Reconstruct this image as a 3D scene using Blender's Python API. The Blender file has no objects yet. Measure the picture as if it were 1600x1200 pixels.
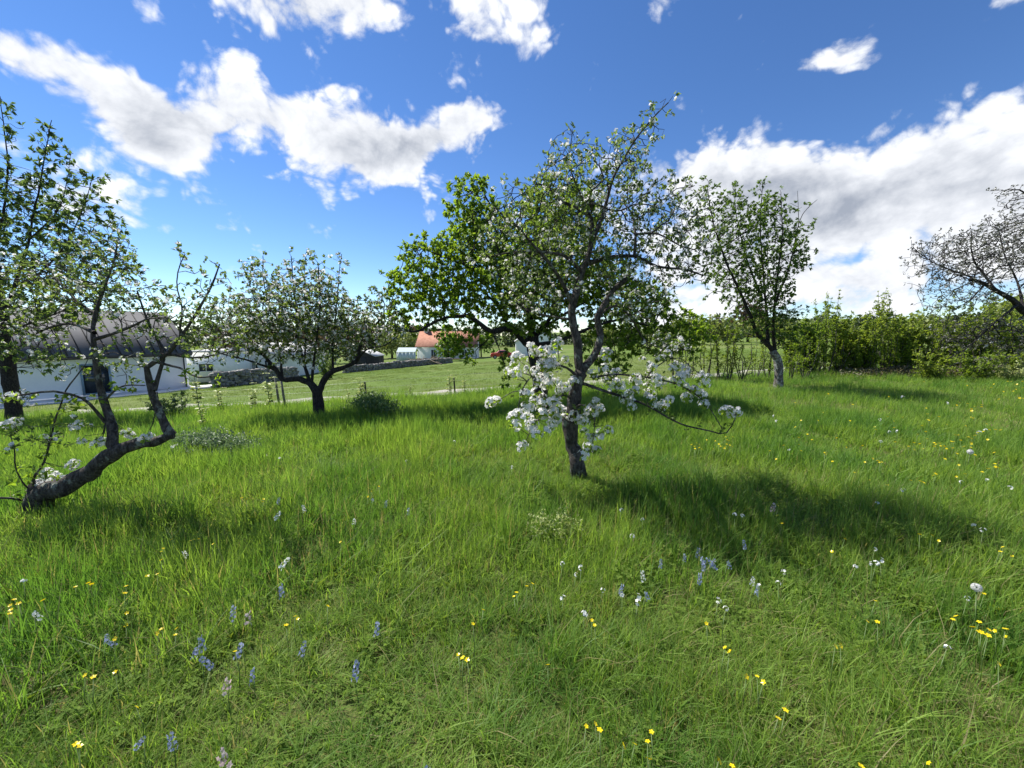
import bpy, math, random
import numpy as np
from mathutils import Vector, noise as mnoise

R = math.radians
random.seed(7)
rng = np.random.default_rng(11)
SC = bpy.context.scene
COL = SC.collection

# ------------------------------------------------------------------ camera
F = 601.0                                   # focal length in photo pixels (1600 wide)
PITCH = R(7.3)                              # looking slightly down
CAM = np.array((0.0, 0.0, 1.6))
cd = bpy.data.cameras.new('camera')
cd.sensor_width = 36.0
cd.lens = 36.0 * F / 1600.0
cd.clip_start = 0.05
cd.clip_end = 3000
cam = bpy.data.objects.new('camera', cd)
COL.objects.link(cam)
cam.location = CAM
cam.rotation_euler = (R(90) - PITCH, 0, 0)
SC.camera = cam

# ------------------------------------------------------------------ sun, exposure
SUN_AZ, SUN_EL = R(-55), R(53)              # ahead and to the left, high
SUN_DIR = Vector((math.sin(SUN_AZ) * math.cos(SUN_EL), math.cos(SUN_AZ) * math.cos(SUN_EL), math.sin(SUN_EL)))
sl = bpy.data.lights.new('sun', 'SUN')
sl.energy = 4.0
sl.angle = R(0.53)
sl.color = (1.0, 0.955, 0.87)
so = bpy.data.objects.new('sun', sl)
COL.objects.link(so)
so.rotation_euler = (-SUN_DIR).to_track_quat('-Z', 'Y').to_euler()
SC.view_settings.view_transform = 'Standard'
SC.view_settings.look = 'None'
SC.view_settings.exposure = 1.2
SC.view_settings.gamma = 1.0
SC.view_settings.use_curve_mapping = False
SC.cycles.max_bounces = 6
SC.cycles.diffuse_bounces = 3
SC.cycles.glossy_bounces = 2
SC.cycles.transmission_bounces = 4
SC.cycles.transparent_max_bounces = 6
SC.cycles.caustics_reflective = False
SC.cycles.caustics_refractive = False
SC.cycles.use_denoising = True


def ray(px, py):
    """direction of photo pixel (1600x1200) in world space"""
    a, b = (px - 800.0) / F, (600.0 - py) / F
    c, s = math.cos(PITCH), math.sin(PITCH)
    return np.array((a, c + b * s, -s + b * c))


def at(px, py, Y):
    """point on the pixel's ray at forward distance Y"""
    d = ray(px, py)
    return CAM + d * (Y / d[1])


# ------------------------------------------------------------------ world: sky and clouds
world = bpy.data.worlds.new('World')
SC.world = world
world.use_nodes = True
wt = world.node_tree
wt.nodes.clear()


class NB:
    """tiny node-expression helper"""
    def __init__(self, tree):
        self.t = tree

    def node(self, typ, **kw):
        n = self.t.nodes.new(typ)
        for k, v in kw.items():
            setattr(n, k, v)
        return n

    def put(self, sock, v):
        if isinstance(v, bpy.types.NodeSocket):
            self.t.links.new(v, sock)
        else:
            sock.default_value = v

    def m(self, op, a, b=0.0, c=None, clamp=False):
        n = self.node('ShaderNodeMath', operation=op, use_clamp=clamp)
        self.put(n.inputs[0], a)
        self.put(n.inputs[1], b)
        if c is not None:
            self.put(n.inputs[2], c)
        return n.outputs[0]

    def vm(self, op, a, b=(0, 0, 0)):
        n = self.node('ShaderNodeVectorMath', operation=op)
        self.put(n.inputs[0], a)
        self.put(n.inputs[1], b)
        return n.outputs['Value'] if op in ('DOT_PRODUCT', 'LENGTH') else n.outputs[0]

    def sep(self, v):
        n = self.node('ShaderNodeSeparateXYZ')
        self.put(n.inputs[0], v)
        return n.outputs

    def comb(self, x, y, z):
        n = self.node('ShaderNodeCombineXYZ')
        for i, v in enumerate((x, y, z)):
            self.put(n.inputs[i], v)
        return n.outputs[0]

    def noise(self, vec, scale, detail=4, rough=0.5, dist=0.0, lac=2.0):
        n = self.node('ShaderNodeTexNoise')
        self.put(n.inputs['Vector'], vec)
        for k, v in (('Scale', scale), ('Detail', detail), ('Roughness', rough), ('Distortion', dist), ('Lacunarity', lac)):
            self.put(n.inputs[k], v)
        return n.outputs['Fac']

    def rng(self, v, a, b, c=0.0, d=1.0, smooth=True):
        n = self.node('ShaderNodeMapRange', interpolation_type='SMOOTHSTEP' if smooth else 'LINEAR')
        for i, x in enumerate((v, a, b, c, d)):
            self.put(n.inputs[i], x)
        return n.outputs[0]

    def mix(self, f, a, b):
        n = self.node('ShaderNodeMix', data_type='RGBA')
        self.put(n.inputs[0], f)
        self.put(n.inputs[6], a)
        self.put(n.inputs[7], b)
        return n.outputs[2]


W = NB(wt)
tc = W.node('ShaderNodeTexCoord')
D = tc.outputs['Generated']
dx, dy, dz = W.sep(D)
sky = W.node('ShaderNodeTexSky', sky_type='NISHITA', sun_disc=False, sun_elevation=SUN_EL,
             sun_rotation=SUN_AZ, altitude=1800, air_density=1.0, dust_density=0.0, ozone_density=3.0)
SKY_STR = 0.075
# direction projected on the plane y = 1 (only used ahead of the viewer)
ysafe = W.m('MAXIMUM', dy, 0.12)
uv = W.comb(W.m('DIVIDE', dx, ysafe), W.m('DIVIDE', dz, ysafe), 0.0)
warp = W.node('ShaderNodeTexNoise')
W.put(warp.inputs['Vector'], D)
warp.inputs['Scale'].default_value = 7.0
warp.inputs['Detail'].default_value = 3.0
wv = W.vm('SUBTRACT', warp.outputs['Color'], (0.5, 0.5, 0.5))
ws = W.node('ShaderNodeVectorMath', operation='SCALE')
W.put(ws.inputs[0], wv)
ws.inputs['Scale'].default_value = 0.16
uvw = W.vm('ADD', uv, ws.outputs[0])
# cloud bodies: photo pixel centre, half sizes, tilt, weight
CLOUDS = [
    (60, 105, 110, 40, 14, 1.13), (170, 150, 95, 42, 22, 1.17), (225, 200, 70, 40, 35, 1.08), (310, 190, 120, 56, -8, 1.22), (375, 122, 46, 36, 40, 0.79),
    (450, 200, 100, 52, 14, 1.28), (560, 240, 115, 50, 10, 1.28), (665, 220, 100, 38, -8, 1.22), (730, 198, 50, 26, -12, 0.88), (285, 245, 66, 22, 22, 0.88),
    (110, 300, 115, 44, 0, 1.1), (25, 225, 60, 30, 0, 0.68), (262, 353, 62, 17, 6, 0.78), (435, -5, 115, 56, 6, 1.6), (545, 20, 56, 54, 10, 1.4),
    (745, 0, 84, 54, 15, 1.6), (1040, 2, 44, 32, -30, 1.2), (1355, 55, 70, 20, -48, 0.92), (1285, 96, 60, 15, -8, 0.85), (1437, 58, 46, 14, -25, 0.8),
    (1560, 15, 70, 22, -30, 0.8), (1110, 288, 120, 46, 0, 1.3), (1260, 301, 140, 62, 4, 1.35), (1400, 261, 125, 62, -14, 1.3), (1560, 241, 140, 70, -6, 1.4),
    (1440, 325, 260, 76, -4, 1.3), (1180, 355, 170, 70, 0, 1.3), (1120, 455, 170, 50, 0, 1.15), (1420, 430, 260, 44, 0, 1.2), (1650, 330, 120, 110, 0, 1.2),
    (690, 492, 150, 22, 0, 0.8), (1330, 482, 260, 24, 0, 0.8), (1308, 405, 40, 17, -6, -1.3), (1075, 452, 40, 12, -8, -0.9), (1265, 392, 24, 14, 40, -0.7),
    (250, 178, 80, 40, 10, 0.7), (690, 205, 80, 28, -10, 0.6), (610, 245, 70, 32, -5, 0.5),
]
acc = 0.0
for (cx, cy, rx, ry, ang, amp) in CLOUDS:
    d0 = ray(cx, cy)
    k = 1.0 / d0[1]
    mp = W.node('ShaderNodeMapping', vector_type='TEXTURE')
    W.put(mp.inputs['Vector'], uvw)
    mp.inputs['Location'].default_value = (d0[0] * k, d0[2] * k, 0)
    mp.inputs['Rotation'].default_value = (0, 0, -R(ang))
    mp.inputs['Scale'].default_value = (rx / F * k, ry / F * k, 1)
    g = W.m('POWER', 0.45, W.vm('DOT_PRODUCT', mp.outputs[0], mp.outputs[0]))
    acc = W.m('MULTIPLY_ADD', g, amp, acc)
body = W.m('MULTIPLY', acc, W.rng(dy, 0.10, 0.28))
# outside the photo's view broken cumulus goes on, its cover raised for fill light
Dz = W.vm('MULTIPLY', D, (1, 1, 1.3))
low = W.noise(Dz, 2.3, 2, 0.5)
beyond = W.m('MULTIPLY', W.rng(low, 0.42, 0.57), W.rng(dy, 0.38, 0.05))
body = W.m('ADD', body, W.m('MULTIPLY', beyond, 0.9))
vo = W.node('ShaderNodeTexVoronoi', feature='F1')
W.put(vo.inputs['Vector'], W.vm('ADD', Dz, ws.outputs[0]))
for k_, v_ in (('Scale', 11.0), ('Detail', 2.0), ('Roughness', .6), ('Lacunarity', 2.3)):
    vo.inputs[k_].default_value = v_
bill = W.m('SUBTRACT', .45, vo.outputs['Distance'])
fb0 = W.noise(Dz, 8.0, 10, 0.66, 0.3)
fb = W.m('MULTIPLY_ADD', bill, .42, fb0)
fb2 = W.noise(W.vm('ADD', Dz, tuple(SUN_DIR * 0.03)), 8.0, 6, 0.62, 0.25)
puff = W.noise(Dz, 4.2, 4, 0.55)
dens = W.m('MULTIPLY_ADD', W.m('SUBTRACT', fb, 0.5), 3.2, W.m('SUBTRACT', body, 0.16))
cover = W.rng(dens, -0.25, 0.75)
cover = W.m('MULTIPLY', cover, W.rng(dz, -0.01, 0.03))
# thin cloud lets the light through and is white, thick cloud is grey
thick = W.rng(W.m('MULTIPLY_ADD', W.m('SUBTRACT', puff, 0.5), 2.6, body), 1.7, 4.6)
rim = W.m('MULTIPLY_ADD', W.m('SUBTRACT', fb0, fb2), 1.3, W.m('MULTIPLY', bill, .35))
lightf = W.m('ADD', W.m('SUBTRACT', 1.0, W.m('MULTIPLY', thick, 0.85)), rim, clamp=True)
ccol = W.mix(lightf, (0.175, 0.195, 0.235, 1), (0.485, 0.495, 0.515, 1))
skc = W.node('ShaderNodeVectorMath', operation='SCALE')
hs = W.node('ShaderNodeHueSaturation')
hs.inputs['Hue'].default_value = 0.506
hs.inputs['Saturation'].default_value = 1.18
W.put(hs.inputs['Color'], sky.outputs[0])
W.put(skc.inputs[0], hs.outputs[0])
skc.inputs['Scale'].default_value = SKY_STR
fin = W.mix(cover, skc.outputs[0], ccol)
bg = W.node('ShaderNodeBackground')
W.put(bg.inputs[0], fin)
bg.inputs[1].default_value = 1.0
ow = W.node('ShaderNodeOutputWorld')
wt.links.new(bg.outputs[0], ow.inputs[0])
world.cycles.sampling_method = 'MANUAL'
world.cycles.sample_map_resolution = 512


# ------------------------------------------------------------------ terrain
_W = np.array([-200, 2, 5, 7.4, 12, 18, 31, 36, 52, 80, 130, 400.])
_Z = np.array([0, 0, -.04, -.18, -.55, -1.0, -2.1, -2.6, -3.3, -3.5, -3.6, -3.6])
_f = np.linspace(-200, 400, 6001)
_fz = np.interp(_f, _W, _Z)
_k = np.hanning(41)
_fz = np.convolve(np.pad(_fz, 20, mode='edge'), _k / _k.sum(), mode='valid')


def terr(x, y):
    w = -0.85 * np.asarray(x, float) + 0.5 * np.asarray(y, float)
    z = np.interp(w, _f, _fz)
    x = np.asarray(x, float); y = np.asarray(y, float)
    # broken ground of the old orchard, and a wooded rise far to the right
    z = z + 0.035 * np.sin(x * 1.3 + 0.7) * np.cos(y * 1.1 + .3) + 0.02 * np.sin(x * 2.9 + y * 2.1)
    far = np.clip((y - 110) / 260, 0, 1) * np.clip((x - 70) / 160, 0, 1)
    return z + 16 * far * far * (3 - 2 * far)


_TT = np.geomspace(.5, 900, 900)


def ground_hit(px, py, h=0.0):
    d = ray(px, py)
    t = _TT
    for _ in range(3):
        P = CAM + d * t[:, None]
        g = P[:, 2] - terr(P[:, 0], P[:, 1]) - h
        k = int(np.argmax(g <= 0))
        if k == 0:
            break
        t = np.linspace(t[k - 1], t[k], 12)
    return CAM + d * t[min(k, len(t) - 1)]


# ------------------------------------------------------------------ materials
MATS = {}


def new_mat(name):
    m = bpy.data.materials.new(name)
    m.use_nodes = True
    m.node_tree.nodes.clear()
    MATS[name] = m
    return m, NB(m.node_tree)


def finish(b, shader, disp=None):
    o = b.node('ShaderNodeOutputMaterial')
    b.t.links.new(shader, o.inputs[0])


def principled(b, col, rough=0.7, spec=0.3, bump=None, bump_str=0.3, bump_d=0.02, metal=0.0):
    p = b.node('ShaderNodeBsdfPrincipled')
    b.put(p.inputs['Base Color'], col)
    b.put(p.inputs['Roughness'], rough)
    b.put(p.inputs['Specular IOR Level'], spec)
    b.put(p.inputs['Metallic'], metal)
    if bump is not None:
        bn = b.node('ShaderNodeBump')
        bn.inputs['Strength'].default_value = bump_str
        bn.inputs['Distance'].default_value = bump_d
        b.put(bn.inputs['Height'], bump)
        b.t.links.new(bn.outputs[0], p.inputs['Normal'])
    return p.outputs[0]


def geo_pos(b):
    return b.node('ShaderNodeNewGeometry').outputs['Position']


def leaf_mat(name, c0, c1, trans=0.4, tcol=None, rough=0.45, patch=0.0, c2=None, spec=0.35, tip=None):
    m, b = new_mat(name)
    a = b.node('ShaderNodeAttribute', attribute_name='tint').outputs['Fac']
    col = b.mix(a, c0 + (1,), c1 + (1,))
    if c2:
        n = b.noise(geo_pos(b), patch, 3, 0.55)
        col = b.mix(b.rng(n, 0.40, 0.66), col, c2 + (1,))
    if tip:       # dry blades: the highest tint values
        col = b.mix(b.rng(a, 0.93, 0.95), col, tip + (1,))
    p = principled(b, col, rough, spec)
    t = b.node('ShaderNodeBsdfTranslucent')
    tm = b.node('ShaderNodeMix', data_type='RGBA', blend_type='MULTIPLY')
    tm.inputs[0].default_value = 1.0
    b.put(tm.inputs[6], col)
    tm.inputs[7].default_value = (tcol or (1.5, 1.45, 0.8)) + (1,)
    b.t.links.new(tm.outputs[2], t.inputs[0])
    mx = b.node('ShaderNodeMixShader')
    mx.inputs[0].default_value = trans
    b.t.links.new(p, mx.inputs[1])
    b.t.links.new(t.outputs[0], mx.inputs[2])
    finish(b, mx.outputs[0])
    return m


leaf_mat('leaf_apple', (.065, .11, .022), (.17, .235, .06), .55, patch=1.1, c2=(.10, .15, .06))
leaf_mat('leaf_pear', (.085, .16, .015), (.22, .32, .04), .62)
leaf_mat('leaf_rowan', (.055, .10, .035), (.135, .20, .07), .52)
leaf_mat('leaf_dark', (.05, .105, .018), (.125, .20, .036), .52)
leaf_mat('leaf_grey', (.085, .095, .075), (.19, .19, .16), .35, tcol=(1.2, 1.2, 1.0))
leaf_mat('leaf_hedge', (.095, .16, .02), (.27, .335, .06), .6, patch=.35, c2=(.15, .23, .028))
leaf_mat('leaf_far', (.030, .055, .018), (.09, .125, .04), .25, patch=.06, c2=(.05, .07, .03))
leaf_mat('leaf_far_pale', (.12, .165, .045), (.25, .29, .10), .3)
leaf_mat('leaf_far_brown', (.055, .042, .03), (.11, .08, .055), .2)
leaf_mat('herb', (.05, .10, .03), (.12, .19, .07), .35)
leaf_mat('herb_grey', (.09, .14, .07), (.17, .24, .13), .3, tcol=(1.2, 1.25, .9))
leaf_mat('umbel', (.26, .32, .09), (.42, .46, .20), .35, tcol=(1.1, 1.1, .8))
leaf_mat('grass', (.12, .215, .036), (.31, .44, .085), .55, tcol=(1.3, 1.3, .7), patch=.9, c2=(.115, .23, .042),
         rough=.5, spec=.22, tip=(.30, .27, .13))
leaf_mat('clover', (.10, .17, .03), (.19, .26, .05), .4, tcol=(1.4, 1.3, .6), rough=.8, spec=.08)
leaf_mat('lawn', (.10, .17, .028), (.175, .24, .046), .35, tcol=(1.4, 1.3, .6), patch=.16, c2=(.15, .185, .06), rough=.5)
leaf_mat('blossom', (.80, .755, .76), (.90, .90, .885), .45, tcol=(1.0, 1.0, 1.0), rough=.6, spec=.2)
leaf_mat('petal_yellow', (.78, .60, .010), (.88, .70, .015), .3, tcol=(1.1, 1.0, .5), rough=.25, spec=.5)
leaf_mat('petal_blue', (.22, .25, .46), (.38, .42, .62), .3, tcol=(1.1, 1.1, 1.1))
leaf_mat('petal_white', (.78, .78, .76), (.88, .88, .86), .35, tcol=(1.0, 1.0, 1.0))
leaf_mat('petal_pink', (.55, .40, .42), (.75, .62, .62), .35, tcol=(1.0, 1.0, 1.0))
leaf_mat('stem_green', (.07, .13, .03), (.12, .18, .05), .2)
leaf_mat('stem_brown', (.14, .085, .05), (.20, .13, .08), .1)
leaf_mat('hedge_foot', (.07, .07, .035), (.17, .15, .09), .2)
leaf_mat('pappus', (.70, .70, .68), (.80, .80, .78), .5, tcol=(1.0, 1.0, 1.0))


def bark_mat(name, dark, pale, lichen, lich_amt=.56, scale=1.0):
    m, b = new_mat(name)
    P = geo_pos(b)
    stretch = b.vm('MULTIPLY', P, (1, 1, .45))
    n1 = b.noise(stretch, 38 * scale, 6, .65)
    n2 = b.noise(P, 9 * scale, 4, .6)
    v = b.node('ShaderNodeTexVoronoi', feature='DISTANCE_TO_EDGE')
    b.put(v.inputs['Vector'], stretch)
    v.inputs['Scale'].default_value = 46 * scale
    crack = b.rng(v.outputs['Distance'], 0.0, 0.12)
    col = b.mix(b.rng(n1, .35, .68), dark + (1,), pale + (1,))
    col = b.mix(b.rng(n2, lich_amt, lich_amt + .08), col, lichen + (1,))
    h = b.m('ADD', n1, b.m('MULTIPLY', crack, .5))
    finish(b, principled(b, col, .9, .15, h, .9, .012))
    return m


bark_mat('bark', (.035, .030, .028), (.12, .105, .095), (.21, .22, .19))
bark_mat('bark_dark', (.018, .016, .017), (.06, .053, .05), (.13, .135, .12), .64)
bark_mat('bark_pale', (.07, .06, .055), (.22, .20, .18), (.34, .34, .32), .5)


def flat_mat(name, c0, c1, scale, rough=.75, spec=.25, bump=.2, bd=.01, detail=5):
    m, b = new_mat(name)
    n = b.noise(geo_pos(b), scale, detail, .6)
    col = b.mix(b.rng(n, .3, .7), c0 + (1,), c1 + (1,))
    finish(b, principled(b, col, rough, spec, n, bump, bd))
    return m


flat_mat('plaster', (.76, .77, .78), (.85, .85, .85), 1.3, .85)
flat_mat('plaster_warm', (.72, .71, .68), (.80, .79, .76), 1.1, .85)
flat_mat('white_trim', (.74, .74, .73), (.82, .82, .81), 6, .6)
flat_mat('paving', (.60, .59, .57), (.74, .73, .71), 2.2, .85)
flat_mat('roof_metal', (.075, .077, .085), (.105, .107, .116), .7, .8, .2)
flat_mat('roof_pale', (.36, .36, .36), (.46, .46, .45), .8, .7)
flat_mat('roof_tile', (.25, .11, .07), (.34, .165, .11), 2.0, .85)
flat_mat('brick', (.30, .13, .08), (.42, .20, .13), 5.0, .9)
flat_mat('dark_wood', (.028, .027, .028), (.06, .057, .055), 6.0, .85)
flat_mat('post_wood', (.10, .095, .085), (.24, .225, .20), 18, .9, .15, .5)
flat_mat('post_dark', (.025, .026, .025), (.055, .055, .05), 18, .8)
flat_mat('wire', (.20, .20, .20), (.32, .32, .31), 30, .5, .5)
flat_mat('blue_frame', (.17, .25, .33), (.22, .31, .40), 9, .5)
flat_mat('stone', (.11, .105, .10), (.34, .325, .30), 3.1, .9, .2, .6, .03)
flat_mat('car_red', (.42, .03, .025), (.50, .04, .03), .6, .25, .5, 0)
flat_mat('rubber', (.015, .015, .015), (.03, .03, .03), 20, .8)
flat_mat('dead_wood', (.13, .12, .11), (.30, .285, .26), 22, .9, .15, .5)
flat_mat('brush', (.075, .06, .045), (.17, .14, .105), 9, .9)
m, b = new_mat('glass_dark')
finish(b, principled(b, (.025, .032, .038, 1), .06, .6))
m, b = new_mat('glass_house')
finish(b, principled(b, (.50, .56, .54, 1), .12, .6))
# soil / thatch under the meadow
m, b = new_mat('soil')
P = geo_pos(b)
n1 = b.noise(P, 1.1, 5, .6)
n2 = b.noise(P, 34, 6, .7)
n3 = b.noise(P, .045, 4, .55)
near = b.mix(b.rng(n2, .35, .66), (.07, .09, .026, 1), (.15, .17, .05, 1))
near = b.mix(b.rng(n1, .56, .70), near, (.12, .105, .05, 1))
dist = b.mix(b.rng(n2, .3, .7), (.075, .125, .022, 1), (.115, .165, .034, 1))
dist = b.mix(b.rng(n3, .42, .62), dist, (.135, .165, .052, 1))
py_ = b.sep(P)[1]
px_ = b.sep(P)[0]
wv_ = b.m('MAXIMUM', b.m('MULTIPLY_ADD', px_, -.35, py_), b.m('MULTIPLY', py_, .85))
col = b.mix(b.rng(wv_, 11.5, 17), near, dist)
finish(b, principled(b, col, .95, .1, n2, .8, .03))
m, b = new_mat('gravel')
P = geo_pos(b)
n1 = b.noise(P, 60, 4, .7)
n2 = b.noise(P, 1.4, 4, .6)
col = b.mix(b.rng(n1, .3, .7), (.26, .245, .21, 1), (.40, .38, .34, 1))
col = b.mix(b.rng(n2, .50, .66), col, (.20, .23, .085, 1))
finish(b, principled(b, col, .95, .15, n1, .6, .02))


# ------------------------------------------------------------------ object helpers
def add_obj(name, mesh, parent=None, mats=()):
    for mt in mats:
        mesh.materials.append(MATS[mt])
    o = bpy.data.objects.new(name, mesh)
    COL.objects.link(o)
    if parent is not None:
        o.parent = parent
    return o


def tag(o, label=None, cat=None, group=None, kind=None):
    if label:
        o['label'] = label
    if cat:
        o['category'] = cat
    if group:
        o['group'] = group
    if kind:
        o['kind'] = kind
    return o


def thing(name, label, cat, loc=(0, 0, 0), rz=0.0, group=None):
    o = bpy.data.objects.new(name, None)
    o.empty_display_size = .1
    COL.objects.link(o)
    o.location = loc
    o.rotation_euler = (0, 0, rz)
    return tag(o, label, cat, group)


def np_mesh(name, V, Fc, tint=None, smooth=False, mat_idx=None):
    """V (n,3); Fc list of arrays, each (k,3) or (k,4)"""
    me = bpy.data.meshes.new(name)
    V = np.ascontiguousarray(V, dtype=np.float32)
    if not isinstance(Fc, (list, tuple)):
        Fc = [Fc]
    Fc = [np.asarray(f, dtype=np.int32) for f in Fc if len(f)]
    sizes = np.concatenate([np.full(len(f), f.shape[1], np.int32) for f in Fc])
    loops = np.concatenate([f.ravel() for f in Fc])
    starts = np.concatenate(([0], np.cumsum(sizes)[:-1])).astype(np.int32)
    me.vertices.add(len(V))
    me.vertices.foreach_set('co', V.ravel())
    me.loops.add(len(loops))
    me.loops.foreach_set('vertex_index', loops)
    me.polygons.add(len(sizes))
    me.polygons.foreach_set('loop_start', starts)
    if tint is not None:
        a = me.attributes.new('tint', 'FLOAT', 'FACE')
        a.data.foreach_set('value', np.ascontiguousarray(tint, dtype=np.float32))
    if mat_idx is not None:
        me.polygons.foreach_set('material_index', np.ascontiguousarray(mat_idx, dtype=np.int32))
    me.update(calc_edges=True)
    if smooth:
        me.polygons.foreach_set('use_smooth', np.ones(len(sizes), bool))
    me.validate()
    return me


class MB:
    """collects boxes, prisms and tubes into one mesh"""
    def __init__(self):
        self.V, self.Q, self.T, self.n = [], [], [], 0

    def add(self, V, Q=(), T=()):
        V = np.asarray(V, float).reshape(-1, 3)
        if len(Q):
            self.Q.append(np.asarray(Q, int).reshape(-1, 4) + self.n)
        if len(T):
            self.T.append(np.asarray(T, int).reshape(-1, 3) + self.n)
        self.V.append(V)
        self.n += len(V)
        return self

    def box(self, x0, x1, y0, y1, z0, z1):
        V = [(x, y, z) for z in (z0, z1) for y in (y0, y1) for x in (x0, x1)]
        return self.add(V, [(0, 2, 3, 1), (4, 5, 7, 6), (0, 1, 5, 4), (2, 6, 7, 3), (0, 4, 6, 2), (1, 3, 7, 5)])

    def tube(self, pts, rad, sides=8, cap=True):
        V, Q, T = tube_geo(np.asarray(pts, float), np.asarray(rad, float), sides, cap)
        return self.add(V, Q, T)

    def build(self, name, mat, parent=None, smooth=False, tint=.5):
        Fl = []
        if self.Q:
            Fl.append(np.concatenate(self.Q))
        if self.T:
            Fl.append(np.concatenate(self.T))
        n = sum(len(f) for f in Fl)
        me = np_mesh(name, np.concatenate(self.V), Fl, tint=np.full(n, tint) if np.isscalar(tint) else tint, smooth=smooth)
        return add_obj(name, me, parent, [mat])


def unit(v, axis=-1):
    return v / np.maximum(np.linalg.norm(v, axis=axis, keepdims=True), 1e-9)


def tube_geo(P, rad, sides, cap=True):
    n = len(P)
    T = np.empty_like(P)
    T[1:-1] = P[2:] - P[:-2]
    T[0] = P[1] - P[0]
    T[-1] = P[-1] - P[-2]
    T = unit(T)
    u = np.cross(T[0], (0.31, 0.95, 0.05))
    if np.linalg.norm(u) < .1:
        u = np.cross(T[0], (1, 0, 0))
    U = np.empty_like(P)
    for i in range(n):
        u = u - T[i] * (u @ T[i])
        u = u / max(math.sqrt(u @ u), 1e-9)
        U[i] = u
    B = np.cross(T, U)
    a = np.arange(sides) * (2 * math.pi / sides)
    V = P[:, None, :] + rad[:, None, None] * (np.cos(a)[None, :, None] * U[:, None, :] + np.sin(a)[None, :, None] * B[:, None, :])
    V = V.reshape(-1, 3)
    i = np.arange(n - 1)[:, None] * sides
    j = np.arange(sides)[None, :]
    k = (j + 1) % sides
    Q = np.stack([i + j, i + k, i + sides + k, i + sides + j], -1).reshape(-1, 4)
    Tt = []
    if cap:
        V = np.concatenate([V, P[-1:] + T[-1:] * rad[-1] * .4])
        b = (n - 1) * sides
        Tt = np.stack([b + np.arange(sides), b + (np.arange(sides) + 1) % sides, np.full(sides, n * sides)], -1)
    return V, Q, Tt


def rand_unit(n):
    v = rng.normal(size=(n, 3))
    return unit(v)


def leaves_geo(base, direc, nrm, L, Wd, fold=.25, droop=.15):
    """folded diamond leaves, 2 triangles each"""
    n = len(base)
    direc = unit(direc)
    side = unit(np.cross(direc, nrm))
    nrm = np.cross(side, direc)
    L = np.broadcast_to(L, (n,))[:, None]
    Wd = np.broadcast_to(Wd, (n,))[:, None]
    mid = base + direc * L * .45
    V = np.empty((n, 4, 3))
    V[:, 0] = base
    V[:, 1] = mid + side * Wd * .5 + nrm * Wd * fold
    V[:, 2] = base + direc * L - nrm * L * droop
    V[:, 3] = mid - side * Wd * .5 + nrm * Wd * fold
    o = np.arange(n)[:, None] * 4
    T = np.concatenate([o + np.array([[0, 2, 1]]), o + np.array([[0, 3, 2]])], 1).reshape(-1, 3)
    return V.reshape(-1, 3), T


def rosettes(tips, dirs, per, L, Wd, spread=1.0, up=0.0, jitter=.02):
    """clusters of leaves fanned about twig tips; returns V, T, tint"""
    n = len(tips)
    k = rng.integers(per[0], per[1] + 1, n)
    idx = np.repeat(np.arange(n), k)
    N = len(idx)
    d = unit(dirs[idx] + rand_unit(N) * spread + np.array((0, 0, up)))
    nr = unit(rand_unit(N) + np.array((0, 0, .9)))
    b = tips[idx] + rand_unit(N) * jitter
    LL = rng.uniform(L[0], L[1], N)
    V, T = leaves_geo(b, d, nr, LL, LL * rng.uniform(Wd[0], Wd[1], N))
    base = rng.uniform(0, .75, n)[idx] + rng.uniform(0, .25, N)
    return V, T, np.repeat(base, 2)


def flowers_geo(C, Nn, size):
    """five-petalled open flowers, 10 triangles each"""
    n = len(C)
    Nn = unit(Nn)
    u = unit(np.cross(Nn, rand_unit(n)))
    w = np.cross(Nn, u)
    V = np.empty((n, 5, 4, 3))
    for k in range(5):
        a = 2 * math.pi * k / 5
        d = math.cos(a) * u + math.sin(a) * w
        e = -math.sin(a) * u + math.cos(a) * w
        s = np.broadcast_to(size, (n,))[:, None]
        V[:, k, 0] = C
        V[:, k, 1] = C + d * s * .62 + e * s * .36 + Nn * s * .26
        V[:, k, 2] = C + d * s + Nn * s * .18
        V[:, k, 3] = C + d * s * .62 - e * s * .36 + Nn * s * .26
    o = np.arange(n * 5)[:, None] * 4
    T = np.concatenate([o + np.array([[0, 1, 2]]), o + np.array([[0, 2, 3]])], 1).reshape(-1, 3)
    return V.reshape(-1, 3), T, np.repeat(rng.uniform(0, 1, n), 10)


def catmull(P, step):
    P = np.asarray(P, float)
    if len(P) == 2:
        n = max(2, int(np.linalg.norm(P[1][:3] - P[0][:3]) / step) + 1)
        t = np.linspace(0, 1, n)[:, None]
        return P[0] * (1 - t) + P[1] * t
    Q = np.vstack([2 * P[0] - P[1], P, 2 * P[-1] - P[-2]])
    out = []
    for i in range(1, len(Q) - 2):
        n = max(1, int(np.linalg.norm(Q[i + 1][:3] - Q[i][:3]) / step))
        t = np.linspace(0, 1, n, endpoint=False)[:, None]
        a, b_, c, d = Q[i - 1], Q[i], Q[i + 1], Q[i + 2]
        out.append(.5 * (2 * b_ + (c - a) * t + (2 * a - 5 * b_ + 4 * c - d) * t * t + (3 * b_ - a - 3 * c + d) * t ** 3))
    out.append(Q[-2:-1])
    return np.vstack(out)


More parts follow.
